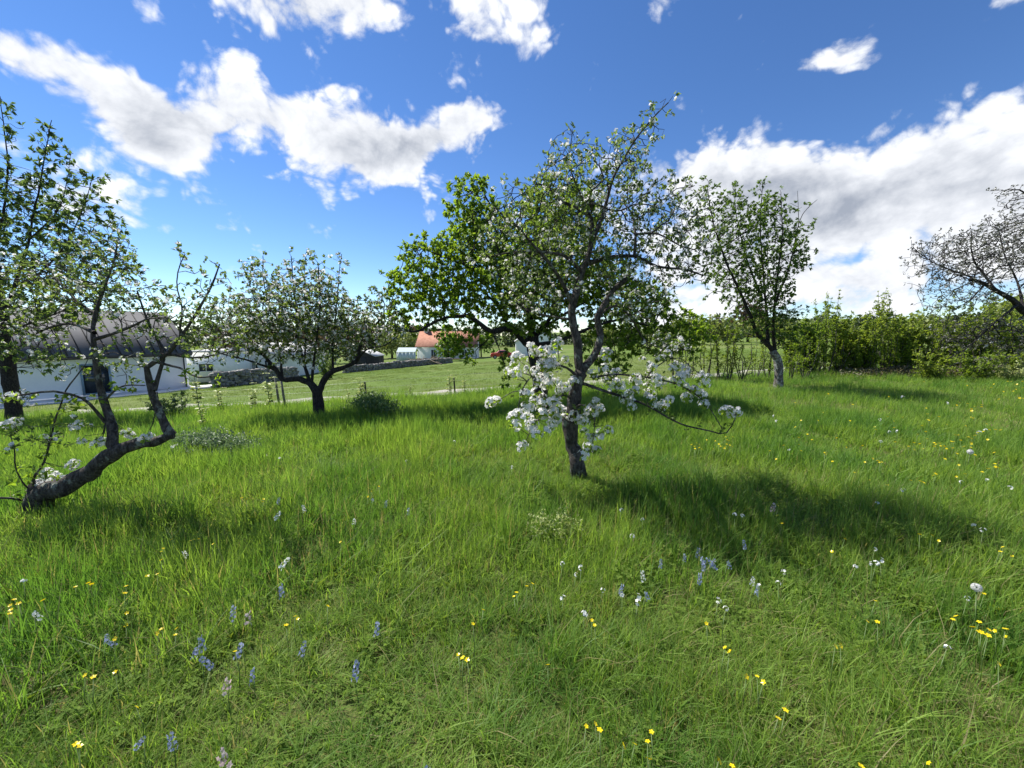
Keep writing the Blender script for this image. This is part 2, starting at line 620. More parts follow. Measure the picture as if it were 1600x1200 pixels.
# ------------------------------------------------------------------ trees
class Tree:
    def __init__(self, name, label, base, cat='tree', group=None, bark='bark'):
        self.root = thing(name, label, cat, tuple(base), 0, group)
        self.base = np.array(base, float)
        self.bark = bark
        self.P, self.par, self.rad, self.hand = [], [], [], []

    def limb(self, pts, r0, r1, name='limb', step=.07, thin=None, knob=.10, jit=.012, sides=9, flare=0.0):
        """a drawn limb; pts in metres (world); joins the nearest existing node"""
        C = catmull(pts, step)
        n = len(C)
        C = C.copy()
        f = np.linspace(0, 1, n)
        r = (r0 + (r1 - r0) * f ** (.85 if name in ('trunk', 'cut_stub') else .62)) * (thin or (.88 if name == 'trunk' else .86))
        if jit:
            q = rng.normal(size=(n, 3)) * jit
            q[1:-1] = (q[:-2] + 2 * q[1:-1] + q[2:]) / 4
            q[0] = 0
            C += q * (r[:, None] / .05).clip(.4, 1.3)
        if flare:
            r = r * (1 + flare * np.exp(-np.arange(n) * step / .12))
        start = len(self.P)
        if start:
            A = np.array(self.P)
            parent = int(np.argmin(((A - C[0]) ** 2).sum(1)))
        else:
            parent = -1
        for i in range(n):
            self.P.append(C[i])
            self.par.append(parent if i == 0 else start + i - 1)
            self.rad.append(r[i])
            self.hand.append(True)
        # mesh with knobbly surface
        V, Q, T = tube_geo(C, r, sides, True)
        if knob:
            sc_ = 1 / max(r0 * 1.6, .02)
            cen = np.repeat(C, sides, 0)
            d = V[:len(cen)] - cen
            nz = np.array([mnoise.noise(Vector(v) * sc_) + .5 * mnoise.noise(Vector(v) * sc_ * 2.7) for v in V[:len(cen)]])
            V[:len(cen)] = cen + d * (1 + knob * 1.8 * nz)[:, None]
        Fl = [Q, T] if len(T) else [Q]
        me = np_mesh(name, V - self.base, Fl, smooth=True)
        return add_obj(name, me, self.root, [self.bark])

    def grow(self, att, step=.09, di=.8, dk=.16, iters=60, wob=.35, up=0.0, inertia=.5, maxn=9000):
        P = np.array(self.P)
        par = list(self.par)
        pdir = np.zeros_like(P)
        for i, p in enumerate(par):
            if p >= 0:
                pdir[i] = P[i] - P[p]
        pdir = unit(pdir)
        att = np.asarray(att, float)
        best = np.full(len(att), 1e9)
        who = np.zeros(len(att), int)
        for c in range(0, len(P), 400):
            d2 = ((att[:, None, :] - P[None, c:c + 400]) ** 2).sum(2)
            j = d2.argmin(1)
            v = d2[np.arange(len(att)), j]
            u = v < best
            best[u] = v[u]
            who[u] = j[u] + c
        alive = best > dk * dk
        for _ in range(iters):
            a = np.where(alive & (best < di * di))[0]
            if not len(a):
                a = np.where(alive)[0]
                if not len(a):
                    break
                a = a[np.argsort(best[a])[:max(3, len(a) // 10)]]
            vec = unit(att[a] - P[who[a]])
            uw, inv = np.unique(who[a], return_inverse=True)
            s = np.zeros((len(uw), 3))
            np.add.at(s, inv, vec)
            s = unit(s) + inertia * pdir[uw] + wob * rng.normal(size=(len(uw), 3)) + np.array((0, 0, up))
            s = unit(s)
            new = P[uw] + s * step * rng.uniform(.75, 1.25, (len(uw), 1))
            c0 = len(P)
            P = np.vstack([P, new])
            pdir = np.vstack([pdir, s])
            par.extend(int(x) for x in uw)
            al = np.where(alive)[0]
            d2 = ((att[al][:, None, :] - new[None]) ** 2).sum(2)
            j = d2.argmin(1)
            v = d2[np.arange(len(al)), j]
            u = v < best[al]
            best[al[u]] = v[u]
            who[al[u]] = j[u] + c0
            alive &= best > dk * dk
            if len(P) > maxn:
                break
        self.P = [p for p in P]
        self.par = par
        self.hand += [False] * (len(P) - len(self.hand))
        self.pdir = pdir

    def finish(self, tip=.0028, power=2.3, rmax=.035, name='twigs'):
        P = np.array(self.P)
        n = len(P)
        par = np.array(self.par)
        nh = len(self.rad)
        kids = [[] for _ in range(n)]
        for i in range(n):
            if par[i] >= 0:
                kids[par[i]].append(i)
        r = np.zeros(n)
        acc_ = np.zeros(n)
        for i in range(n - 1, -1, -1):
            if i < nh:
                r[i] = self.rad[i]
                continue
            r[i] = max(tip, acc_[i] ** (1 / power))
            acc_[par[i]] += r[i] ** power
        for i in range(nh, n):
            r[i] = min(r[i], rmax, r[par[i]] * (.8 if par[i] < nh else 1.0))
        r = np.maximum(r, tip * .8)
        self.r = r
        Vs, Qs, Ts, off = [], [], [], 0
        done = np.zeros(n, bool)
        done[:nh] = True
        order = [i for i in range(nh, n) if par[i] < nh]
        stack = order
        while stack:
            i = stack.pop()
            ch = [par[i], i]
            cur = i
            while True:
                ks = kids[cur]
                if not ks:
                    break
                ks = sorted(ks, key=lambda q: -r[q])
                stack.extend(ks[1:])
                cur = ks[0]
                ch.append(cur)
            rr = r[ch].copy()
            rr[0] = rr[1]
            sd = 3 if rr[1] < .006 else (4 if rr[1] < .014 else 6)
            V, Q, T = tube_geo(P[ch], rr, sd, False)
            Vs.append(V); Qs.append(Q + off); off += len(V)
        self.leafy = np.array([i for i in range(nh, n) if r[i] < .008], int)
        if Vs:
            me = np_mesh(name, np.concatenate(Vs) - self.base, [np.concatenate(Qs)], smooth=True)
            o = add_obj(name, me, self.root, [self.bark])
            o['kind'] = 'stuff'
        self.tips = np.array([i for i in range(nh, n) if not kids[i]], int)

    def foliage(self, frac, per, L, Wd, mat, spread=1.0, up=0.1, spur=.05, name='foliage', extra=None):
        P = np.array(self.P)
        idx = self.leafy[rng.random(len(self.leafy)) < frac]
        idx = np.unique(np.concatenate([idx, self.tips]))
        d = unit(self.pdir[idx] * .6 + rand_unit(len(idx)))
        tip = P[idx] + d * rng.uniform(.2, 1, (len(idx), 1)) * spur
        self.spur_tip, self.spur_dir = tip, d
        V, T, ti = rosettes(tip - self.base, d, per, L, Wd, spread, up)
        me = np_mesh(name, V, [T], tint=ti)
        o = add_obj(name, me, self.root, [mat])
        o['kind'] = 'stuff'
        return o

    def blossoms(self, frac, per, size, spreadr=.035, name='blossoms'):
        n = len(self.spur_tip)
        pick = np.where(rng.random(n) < frac)[0]
        k = rng.integers(per[0], per[1] + 1, len(pick))
        idx = np.repeat(pick, k)
        dirs = unit(self.spur_dir[idx] * .8 + rand_unit(len(idx)) + np.array((0, 0, .25)))
        C = self.spur_tip[idx] - self.base + dirs * rng.uniform(.4, 1, (len(idx), 1)) * spreadr
        V, T, ti = flowers_geo(C, dirs, rng.uniform(size[0], size[1], len(idx)))
        o = add_obj(name, np_mesh(name, V, [T], tint=ti), self.root, ['blossom'])
        o['kind'] = 'stuff'
        return o


def blobs(Y, specs, per_m3=60, thick=1.0):
    """attractor points inside crown lobes drawn as photo ellipses (x, y, rx, ry[, dY, weight])"""
    out = []
    for s in specs:
        x, y, rx, ry = s[:4]
        dY = s[4] if len(s) > 4 else 0.0
        w = s[5] if len(s) > 5 else 1.0
        c = at(x, y, Y + dY)
        ax = abs(at(x + rx, y, Y + dY)[0] - c[0])
        az = abs(at(x, y - ry, Y + dY)[2] - c[2])
        ay = thick * min(ax, az) * 1.0
        n = max(6, int(4.19 * ax * ay * az * per_m3 * w))
        q = rand_unit(n) * rng.random((n, 1)) ** .36
        q *= np.array((ax, ay, az))
        out.append(c + q)
    return np.vstack(out)


def L3(Y, pts):
    return [at(p[0], p[1], Y + (p[2] if len(p) > 2 else 0.0)) for p in pts]


# ================================================================== SETTING
def grid_mesh(name, xs, ys, off=0.0):
    X, Yg = np.meshgrid(xs, ys)
    V = np.stack([X, Yg, terr(X, Yg) + off], -1).reshape(-1, 3)
    nx, ny = len(xs), len(ys)
    i = (np.arange(ny - 1)[:, None] * nx + np.arange(nx - 1)[None]).ravel()
    return np_mesh(name, V, [np.stack([i, i + 1, i + nx + 1, i + nx], -1)], smooth=True)


s_ = np.linspace(-1, 1, 281)
gx = 9 * np.sinh(s_ * math.asinh(2200 / 9))
gy = 6 + 9 * np.sinh(s_ * math.asinh(2200 / 9))
tag(add_obj('meadow_ground', grid_mesh('meadow_ground', gx, gy), None, ['soil']),
    'rough green meadow ground of the orchard', 'ground', kind='structure')


def ribbon(name, pts, width, mat, label, off=.012, kind='structure', cat='path'):
    C = catmull(np.array([(p[0], p[1], 0) for p in pts]), .5)
    T = unit(np.gradient(C, axis=0))
    N = np.stack([-T[:, 1], T[:, 0], 0 * T[:, 0]], -1)
    cols = np.linspace(-.5, .5, 7)
    n = len(C)
    wob = np.array([1 + .16 * mnoise.noise(Vector((p[0] * .7, p[1] * .7, 3))) for p in C])
    V = C[:, None] + N[:, None] * (cols[None, :, None] * width * wob[:, None, None])
    V[..., 2] = terr(V[..., 0], V[..., 1]) + off
    i = (np.arange(n - 1)[:, None] * 7 + np.arange(6)[None]).ravel()
    me = np_mesh(name, V.reshape(-1, 3), [np.stack([i, i + 1, i + 8, i + 7], -1)], smooth=True)
    return tag(add_obj(name, me, None, [mat]), label, cat, kind=kind)


TRACK = [(-32, 15.2)] + [tuple(ground_hit(*p)[:2]) for p in ((120, 645), (330, 636), (500, 625), (650, 617), (800, 606), (960, 597), (1150, 585))] + [(16, 19.0), (30, 23)]
ribbon('gravel_track', TRACK, 1.15, 'gravel', 'pale gravel track running behind the orchard', off=.03)


def track_side(x, y):
    """forward distance beyond the track (positive: lawn side)"""
    tx = np.array([p[0] for p in TRACK]); ty = np.array([p[1] for p in TRACK])
    return y - np.interp(x, tx, ty)


# ------------------------------------------------------------------ buildings
def gable_house(name, label, loc, rz, Ln, Wd, eave, ridge, wall, roof, over=.3, seams=0, cat='house', roof_t=.12, gable_front=False):
    """local x along the ridge, y away from the viewer, ridge over y = Wd/2"""
    h = thing(name, label, cat, loc, rz)
    m_ = MB()
    x0, x1 = 0, Ln
    m_.add([(x0, 0, 0), (x1, 0, 0), (x1, Wd, 0), (x0, Wd, 0), (x0, 0, eave), (x1, 0, eave), (x1, Wd, eave), (x0, Wd, eave),
            (x0, Wd / 2, ridge), (x1, Wd / 2, ridge)],
           [(0, 1, 5, 4), (2, 3, 7, 6), (1, 2, 6, 5), (3, 0, 4, 7)], [(5, 6, 9), (7, 4, 8)])
    m_.build('wall', wall, h)
    r = MB()
    sl_ = (ridge - eave) / (Wd / 2)
    for sgn in (0, 1):
        ya, yb = (-over, Wd / 2) if sgn == 0 else (Wd + over, Wd / 2)
        za = eave - over * sl_ + .02
        zb = ridge + .02
        A, B, Cc, Dd = (x0 - over, ya, za), (x1 + over, ya, za), (x1 + over, yb, zb), (x0 - over, yb, zb)
        up = np.array((0, 0, roof_t))
        V = [np.array(q) for q in (A, B, Cc, Dd)] + [np.array(q) + up for q in (A, B, Cc, Dd)]
        r.add(V, [(0, 3, 2, 1), (4, 5, 6, 7), (0, 1, 5, 4), (1, 2, 6, 5), (2, 3, 7, 6), (3, 0, 4, 7)])
    ro = r.build('roof', roof, h)
    if seams:
        sb = MB()
        a = np.array((0, -over, eave - over * sl_ + .02 + roof_t + .002))
        c = np.array((0, Wd / 2, ridge + .02 + roof_t + .002))
        V = [a + (-.02, 0, 0), a + (.02, 0, 0), c + (.02, 0, 0), c + (-.02, 0, 0)]
        V += [v + np.array((0, -.02, .05)) for v in V]
        sb.add(V, [(0, 3, 2, 1), (4, 5, 6, 7), (0, 1, 5, 4), (1, 2, 6, 5), (2, 3, 7, 6), (3, 0, 4, 7)])
        n = int(Ln / seams)
        first = None
        for i in range(n + 1):
            if first is None:
                first = sb.build('roof_seam', 'dark_wood', ro)
                o = first
            else:
                o = first.copy()
                COL.objects.link(o)
                o.parent = ro
            o.location = (x0 + i * Ln / n, 0, 0)
    return h


def window(h, x0, x1, z0, z1, frame='white_trim', y=0.0, name='window', fw=.07, bars=1, pane='glass_dark', face='y'):
    f = MB()
    pr = .05
    f.box(x0, x0 + fw, y - pr, y + .02, z0, z1).box(x1 - fw, x1, y - pr, y + .02, z0, z1)
    f.box(x0 + fw, x1 - fw, y - pr, y + .02, z0, z0 + fw).box(x0 + fw, x1 - fw, y - pr, y + .02, z1 - fw, z1)
    for i in range(bars):
        xm = x0 + (i + 1) * (x1 - x0) / (bars + 1)
        f.box(xm - fw * .4, xm + fw * .4, y - pr * .8, y + .018, z0 + fw, z1 - fw)
    w = f.build(name, frame, h)
    MB().box(x0 + fw, x1 - fw, y - .012, y + .015, z0 + fw, z1 - fw).build('pane', pane, w)
    return w


HA = math.atan2(.861, .509)
ux, uy = np.array((.509, .861)), np.array((-.861, .509))
p0 = np.array((-23.1, 27.3)) - ux * 17.5
H = gable_house('long_house', 'long low white house with dark standing seam roof behind the leaning apple tree',
                (p0[0], p0[1], -2.45), HA, 17.5, 7.0, 2.9, 5.55, 'plaster', 'roof_metal', seams=.55)
dr = window(H, 12.3, 13.6, .42, 2.3, 'blue_frame', name='door', fw=.10, bars=0)
window(H, 6.4, 7.9, .95, 2.1, 'white_trim', bars=1)
MB().box(-.1, 17.6, -.04, .06, 0, .44).build('plinth', 'white_trim', H)
MB().box(-.2, 17.7, -.46, -.36, 2.60, 2.70).build('gutter', 'post_dark', H)
MB().tube([(17.3, -.10, .1), (17.3, -.10, 2.62)], [.045, .045], 6).build('downpipe', 'post_dark', H)
pv = MB().box(-.2, 20.8, -1.5, -.06, -.2, .06)
o = tag(pv.build('house_paving', 'paving'), 'white paved strip along the foot of the long white house', 'paving', kind='structure')
o.location = (p0[0], p0[1], -2.13); o.rotation_euler = (0, 0, HA)

q = at(332, 600, 38)
G = gable_house('boarded_house', 'small white boarded gable house behind the dry stone wall', (at(440, 600, 38)[0], 38.2, -2.85), R(90),
                9, 6.7, 2.3, 3.45, 'plaster_warm', 'roof_pale')
# gable end faces the viewer: boards and windows on local x = 0
gb = MB()
for i in range(22):
    yy = (i + .5) * 6.7 / 22
    gb.box(-.035, -.004, yy - .02, yy + .02, .3, 2.3 + 1.15 * (1 - abs(yy - 3.35) / 3.35) - .06)
gb.build('board_battens', 'white_trim', G)
for (a_, b_) in ((2.25, 3.2), (3.45, 4.4), (1.0, 1.7)):
    f = MB()
    f.box(-.07, .02, a_, a_ + .09, .85, 2.0).box(-.07, .02, b_ - .09, b_, .85, 2.0).box(-.07, .02, a_ + .09, b_ - .09, .85, .94)
    f.box(-.07, .02, a_ + .09, b_ - .09, 1.91, 2.0).box(-.06, .018, (a_ + b_) / 2 - .03, (a_ + b_) / 2 + .03, .94, 1.91)
    w = f.build('window', 'white_trim', G)
    MB().box(-.02, .012, a_ + .09, b_ - .09, .94, 1.91).build('pane', 'glass_dark', w)
AN = thing('white_annex', 'flat white annex wall between the long house and the boarded house', 'building', (at(292, 600, 35)[0], 35, -2.75), R(8))
MB().box(0, 4.4, 0, 5, 0, 2.75).build('wall', 'plaster', AN)
MB().box(-.15, 4.55, -.2, 5.2, 2.752, 2.9).build('roof', 'roof_pale', AN)
window(AN, 1.1, 2.4, .95, 1.75)

RH = gable_house('red_roof_house', 'distant white house with orange tiled roof and two chimneys', (at(652, 560, 72)[0], 72, -3.25), 0,
                 at(744, 560, 72)[0] - at(652, 560, 72)[0], 7.5, 2.75, 5.35, 'plaster', 'roof_tile')
for x in (1.0, 10.0):
    MB().box(x - .35, x + .35, 3.4, 4.1, 4.9, 6.5).build('chimney', 'plaster_warm', RH)
for x in (4.6, 6.9, 8.4):
    window(RH, x, x + .9, .9, 2.1)
window(RH, 2.6, 3.5, .1, 2.1, name='door')
MB().box(-.1, 11.2, -.05, -.003, 0, .42).build('plinth', 'brick', RH)
WH = gable_house('white_gable_house', 'white house wall glimpsed behind the blossoming trees right of the red car', (at(872, 560, 78)[0], 78, -2.9), R(90),
                 9, at(872, 560, 78)[0] - at(806, 560, 78)[0], 3.2, 6.1, 'plaster', 'roof_pale')
for a_ in (2.0, 4.6):
    f = MB().box(-.07, .02, a_, a_ + 1.1, 1.0, 2.2)
    w = f.build('window', 'white_trim', WH)
    MB().box(-.085, -.072, a_ + .1, a_ + 1.0, 1.1, 2.1).build('pane', 'glass_dark', w)

gh = thing('greenhouse', 'small glass greenhouse with white frame beside the orange roofed house', 'greenhouse', (at(620, 560, 66)[0], 66, -3.15), 0)
fr = MB()
for x in np.linspace(0, 3.2, 6):
    fr.box(x - .03, x + .03, -.03, .03, 0, 1.75)
    fr.box(x - .03, x + .03, 2.37, 2.43, 0, 1.75)
for z in (0.03, 1.78):
    fr.box(-.06, 3.26, -.05, .05, z - .04, z + .04)
fr.tube([(0, 0, 1.8), (0, 1.2, 2.5), (0, 2.4, 1.8)], [.03] * 3, 4).tube([(3.2, 0, 1.8), (3.2, 1.2, 2.5), (3.2, 2.4, 1.8)], [.03] * 3, 4)
fr.build('frame', 'white_trim', gh)
for i in range(5):
    xa = .64 * i
    MB().box(xa + .04, xa + .60, -.012, .012, .08, 1.73).build('pane', 'glass_house', gh)
rp = MB()
rp.add([(0, -.05, 1.83), (3.2, -.05, 1.83), (3.2, 1.2, 2.54), (0, 1.2, 2.54), (3.2, 2.45, 1.83), (0, 2.45, 1.83)], [(0, 1, 2, 3), (3, 2, 4, 5)])
rp.add([(0, -.05, 1.80), (3.2, -.05, 1.80), (3.2, 1.2, 2.51), (0, 1.2, 2.51), (3.2, 2.45, 1.80), (0, 2.45, 1.80)], [(3, 2, 1, 0), (5, 4, 2, 3)])
rp.build('roof_glazing', 'glass_house', gh)

SH = gable_house('black_shed', 'small black timber shed with pale roof beyond the lawn', (at(586, 575, 50)[0], 50, -2.95), R(90), 3.6,
                 3.1, 1.75, 2.45, 'dark_wood', 'roof_pale', over=.15, roof_t=.06, cat='shed')
sb = MB()
for i in range(13):
    yy = (i + .5) * 3.1 / 13
    sb.box(-.03, -.004, yy - .02, yy + .02, .05, 1.7)
sb.build('board_battens', 'post_dark', SH)
dd = MB().box(-.055, -.035, 1.1, 2.0, .05, 1.65).build('door', 'post_dark', SH)
MB().box(-.085, -.057, 1.17, 1.22, .8, .95).build('handle', 'wire', dd)

def stone_wall(label, pts, h, w=.55, size=.30):
    c = [ground_hit(*p) for p in pts]
    C = catmull(np.array([(q[0], q[1], 0) for q in c]), .22)
    root = thing('dry_stone_wall', label, 'stone wall', (C[0][0], C[0][1], float(terr(C[0][0], C[0][1]))))
    base = np.array(root.location)
    base[2] = float(terr(C[0][0], C[0][1])); base[0] = C[0][0]; base[1] = C[0][1]
    V0 = np.array([(x, y, z) for z in (-.5, .5) for y in (-.5, .5) for x in (-.5, .5)])
    Q0 = [(0, 2, 3, 1), (4, 5, 7, 6), (0, 1, 5, 4), (2, 6, 7, 3), (0, 4, 6, 2), (1, 3, 7, 5)]
    mb = MB()
    for p in C:
        z = 0
        hh = h * (1 + .22 * mnoise.noise(Vector((p[0] * .8, p[1] * .8, 0))))
        while z < hh:
            for sgn in (-1, 1):
                sx, sy, sz = rng.uniform(.7, 1.25, 3) * (size, size * .85, size * .62)
                a = rng.uniform(0, 6.28)
                V = V0 * (sx, sy, sz) * rng.uniform(.72, 1.1, (8, 1)) + rng.normal(size=(8, 3)) * .02
                Rm = np.array(((math.cos(a), -math.sin(a), 0), (math.sin(a), math.cos(a), 0), (0, 0, 1)))
                V = V @ Rm.T
                off = np.array((p[0] + rng.normal() * .06, p[1] + sgn * w * .3 + rng.normal() * .05, terr(p[0], p[1]) + z + sz * .4))
                mb.add(V + off - base, Q0)
            z += size * .52
    o = mb.build('stones', 'stone', root)
    o['kind'] = 'stuff'


stone_wall('grey dry stone wall in front of the boarded white house', [(336, 606), (400, 600), (462, 592)], 1.0)
stone_wall('low dry stone wall at the top of the lawn before the black shed', [(540, 583), (590, 578), (640, 573), (705, 567)], .75)
bp = MB()
for i in range(60):
    c = ground_hit(rng.uniform(640, 685), rng.uniform(566, 571))
    a = rng.uniform(0, 6.28)
    d = np.array((math.cos(a), math.sin(a), rng.uniform(-.1, .35))) * rng.uniform(.6, 1.3)
    c = c + (0, 0, rng.uniform(.1, .85))
    bp.tube([c - d, c, c + d + rng.normal(size=3) * .15], [.07, .06, .03], 4)
tag(bp.build('brush_heap', 'brush'), 'brown heap of cut branches beside the far stone wall', 'brush heap', kind='stuff')

# ------------------------------------------------------------------ red car
cx = at(785, 556, 64)
CR = thing('parked_car', 'small red car parked far behind the orchard lawn', 'car', (cx[0], 64, float(terr(cx[0], 64)) - .0), R(4))
prof = [(-2.0, .35), (-1.98, .75), (-1.75, .92), (-.95, 1.0), (-.45, 1.40), (.65, 1.43), (1.25, 1.02), (1.9, .90), (2.02, .62), (2.0, .33)]
bm_ = MB()
n = len(prof)
V = [(x, -.83 + (.12 if z > 1.05 else 0), z) for x, z in prof] + [(x, .83 - (.12 if z > 1.05 else 0), z) for x, z in prof]
bm_.add(V, [(i, (i + 1) % n, n + (i + 1) % n, n + i) for i in range(n)])
bm_.add(V, [(0, 1, 8, 9), (1, 2, 7, 8), (2, 3, 6, 7), (3, 4, 5, 6)])
bm_.add(V, [(n + 9, n + 8, n + 1, n), (n + 8, n + 7, n + 2, n + 1), (n + 7, n + 6, n + 3, n + 2), (n + 6, n + 5, n + 4, n + 3)])
bm_.build('body', 'car_red', CR)
for (x0, x1, t0, t1) in ((-.80, .05, -.42, .05), (.12, 1.02, .12, .60)):
    g = MB().add([(x0, -.835, 1.04), (x1, -.835, 1.04), (t1, -.735, 1.36), (t0, -.735, 1.36), (x0, -.80, 1.04), (x1, -.80, 1.04), (t1, -.70, 1.36), (t0, -.70, 1.36)],
                 [(0, 1, 2, 3), (4, 7, 6, 5), (0, 4, 5, 1), (2, 6, 7, 3), (1, 5, 6, 2), (3, 7, 4, 0)])
    g.build('side_window', 'glass_dark', CR)
for x in (-1.25, 1.25):
    for y in (-.84, .64):
        w = MB().tube([(x, y, .32), (x, y + .2, .32)], [.32, .32], 14).add([(x + .32 * math.cos(a), y - .001, .32 + .32 * math.sin(a)) for a in np.linspace(0, 2 * math.pi, 13)[:12]], [], [(0, i, i + 1) for i in range(1, 11)])
        wo = w.build('wheel', 'rubber', CR)
        MB().tube([(x, y - .02, .32), (x, y - .004, .32)], [.19, .19], 10).add([(x + .19 * math.cos(a), y - .022, .32 + .19 * math.sin(a)) for a in np.linspace(0, 2 * math.pi, 11)[:10]], [], [(0, i, i + 1) for i in range(1, 9)]).build('rim', 'wire', wo)
for y in (-.7, .5):
    MB().box(-2.03, -1.95, y, y + .2, .62, .76).build('headlight', 'white_trim', CR)

# ------------------------------------------------------------------ fence
FN = thing('wire_fence', 'low wire fence on thin posts in front of the gravel track', 'fence', tuple(ground_hit(573, 628)))
fb_ = np.array(ground_hit(573, 628))
fpts = [(250, 641), (432, 637), (573, 628), (711, 615), (850, 605), (960, 599), (1075, 594), (1160, 592), (1245, 590)]
fx = [ground_hit(*p) for p in fpts]
tops = {1: (592, 'post_wood', .042), 2: (597, 'post_dark', .028), 3: (590, 'post_dark', .026)}
for i, c in enumerate(fx):
    if i == 1:
        continue
    if i in tops:
        py, mt, rr = tops[i]
        ztop = at(fpts[i][0], py, c[1])[2]
    else:
        mt, rr, ztop = 'post_dark', .022, c[2] + .62
    e = np.array((c[0] - .03, c[1], ztop))
    MB().tube([c - fb_ - (0, 0, .1), (c + e) / 2 - fb_, e - fb_], [rr, rr * .95, rr * .9], 7).build('post', mt, FN)
for hgt in (.22, .40, .58):
    P_ = []
    for i, c in enumerate(fx):
        P_.append(c - fb_ + (0, 0, hgt))
        if i < len(fx) - 1:
            mdl = (c + fx[i + 1]) / 2
            P_.append(np.array((mdl[0], mdl[1], (c[2] + fx[i + 1][2]) / 2)) - fb_ + (0, 0, hgt - .02))
    MB().tube(P_, [.0028] * len(P_), 3).build('wire', 'wire', FN)
st = ground_hit(438, 638)
ST = thing('support_stake', 'pair of grey wooden stakes tied together beside the lawn', 'stake', tuple(st))
for dxs, hh in ((.0, .92), (.17, .80)):
    MB().tube([(dxs, 0, -.1), (dxs - .05, 0, hh * .5), (dxs - .08, 0, hh)], [.035, .033, .03], 7).build('stake', 'post_wood', ST)


# ================================================================== TREES
def gnd(px, py):
    return ground_hit(px, py)


# ---- central blossoming apple tree
b1 = gnd(905, 752)
Y1 = float(b1[1])
T1 = Tree('apple_tree', 'gnarled apple tree in the centre with white blossom low round its leaning trunk', b1 - (0, 0, .1))
o = T1.limb([b1 - (0, 0, .1)] + L3(Y1, [(902, 727), (897, 699), (892, 670), (893, 642), (899, 612), (906, 578)]), .098, .078, 'trunk', step=.05, sides=14, knob=.16, flare=.25)
T1.limb(L3(Y1, [(894, 690), (886, 668), (882, 655, -.03)]), .075, .045, 'cut_stub', sides=11, knob=.18)
T1.limb(L3(Y1, [(906, 580), (902, 551), (897, 515), (894, 487), (900, 455)]), .058, .046)
T1.limb(L3(Y1, [(906, 582), (928, 556, .03), (937, 523, .08), (931, 498, .05), (947, 472, .1), (958, 455, .14), (980, 434, .2)]), .058, .03)
T1.limb(L3(Y1, [(900, 458), (912, 420), (921, 396), (925, 364), (923, 338), (908, 327), (880, 316), (850, 290)]), .047, .015)
T1.limb(L3(Y1, [(925, 375), (937, 350, .05), (944, 329, .1), (958, 280, .15), (982, 235, .1), (1003, 205, .1), (1024, 180, .05), (1045, 161)]), .032, .006)
T1.limb(L3(Y1, [(891, 470), (878, 440, -.1), (860, 414, -.2), (832, 381, -.3), (800, 345, -.35), (779, 329, -.4)]), .032, .008)
T1.limb(L3(Y1, [(909, 424), (881, 400, -.1), (835, 394, -.2), (797, 395, -.3), (765, 402, -.3)]), .026, .008)
T1.limb(L3(Y1, [(916, 412), (940, 405, .05), (958, 401, .05), (993, 401, -.1), (1028, 416, -.2), (1070, 421, -.3), (1096, 430, -.35)]), .034, .008)
T1.limb(L3(Y1, [(991, 401, -.1), (994, 370, -.1), (988, 336, 0), (975, 318, .1)]), .02, .008)
T1.limb(L3(Y1, [(993, 366, -.1), (1028, 366, -.2), (1063, 385, -.3), (1085, 392, -.35)]), .015, .006)
T1.limb(L3(Y1, [(908, 326), (930, 318, .1), (962, 330, .2), (1000, 318, .3), (1045, 330, .3)]), .016, .006)
T1.limb(L3(Y1, [(925, 345), (905, 300, .1), (890, 255, .15), (893, 215, .1)]), .018, .005)
T1.limb(L3(Y1, [(928, 500, .05), (965, 477, .3), (990, 505, .5), (1010, 535, .6), (1045, 545, .6)]), .022, .007)
T1.limb(L3(Y1, [(896, 500), (862, 494, .2), (839, 490, .3), (800, 474, .5)]), .02, .007)
# low blossoming boughs
T1.limb(L3(Y1, [(905, 590), (885, 575, -.15), (860, 570, -.25), (838, 580, -.3), (818, 606, -.35), (808, 640, -.38)]), .022, .005, sides=7)
T1.limb(L3(Y1, [(897, 625), (880, 618, -.15), (862, 628, -.25), (848, 645, -.3), (832, 668, -.35), (820, 692, -.38)]), .017, .004, sides=7)
T1.limb(L3(Y1, [(862, 628, -.25), (835, 612, -.2), (800, 612, -.1), (776, 628, -.05)]), .009, .004, sides=6)
T1.limb(L3(Y1, [(893, 640), (908, 632, -.15), (922, 636, -.25), (930, 655, -.28), (928, 680, -.3), (924, 700, -.3)]), .014, .004, sides=6)
T1.limb(L3(Y1, [(905, 598), (949, 612, -.1), (998, 628, -.15), (1031, 644, -.2), (1064, 661, -.22), (1108, 673, -.25), (1136, 676, -.25), (1152, 648, -.25)]), .024, .006, sides=7)
T1.limb(L3(Y1, [(925, 590), (965, 585, 0), (1010, 590, .05), (1055, 600, .05), (1095, 622, .05), (1120, 655, 0), (1130, 672, -.1)]), .016, .005, sides=6)
T1.limb(L3(Y1, [(1010, 590, .05), (1030, 570, .1), (1060, 560, .12), (1095, 586, .1)]), .009, .004, sides=6)
low_nodes = len(T1.P)
T1.bark = 'bark_dark'
crown1 = [(930, 300, 90, 70, .1), (880, 255, 45, 45, .1), (985, 240, 35, 55, .1), (1025, 190, 24, 40, .05), (1045, 163, 14, 12, 0),
          (1040, 330, 60, 55, .1), (1075, 400, 48, 50, -.2), (1030, 400, 60, 40, -.2), (830, 335, 70, 60, -.2), (795, 390, 55, 55, -.3),
          (850, 440, 70, 50, .1), (960, 390, 60, 60, .1), (1000, 470, 60, 40, .3), (1040, 540, 45, 30, .5), (820, 470, 45, 30, .4),
          (890, 370, 60, 50, .2), (1085, 330, 26, 50, .1), (745, 380, 26, 40, -.2)]
T1.grow(blobs(Y1, crown1, 950, 1.35), step=.055, di=.5, dk=.062, iters=80, wob=.55, maxn=22000)
T1.finish(tip=.0026)
T1.foliage(.36, (3, 6), (.030, .054), (.45, .62), 'leaf_apple', spread=1.0, up=.1, spur=.04)
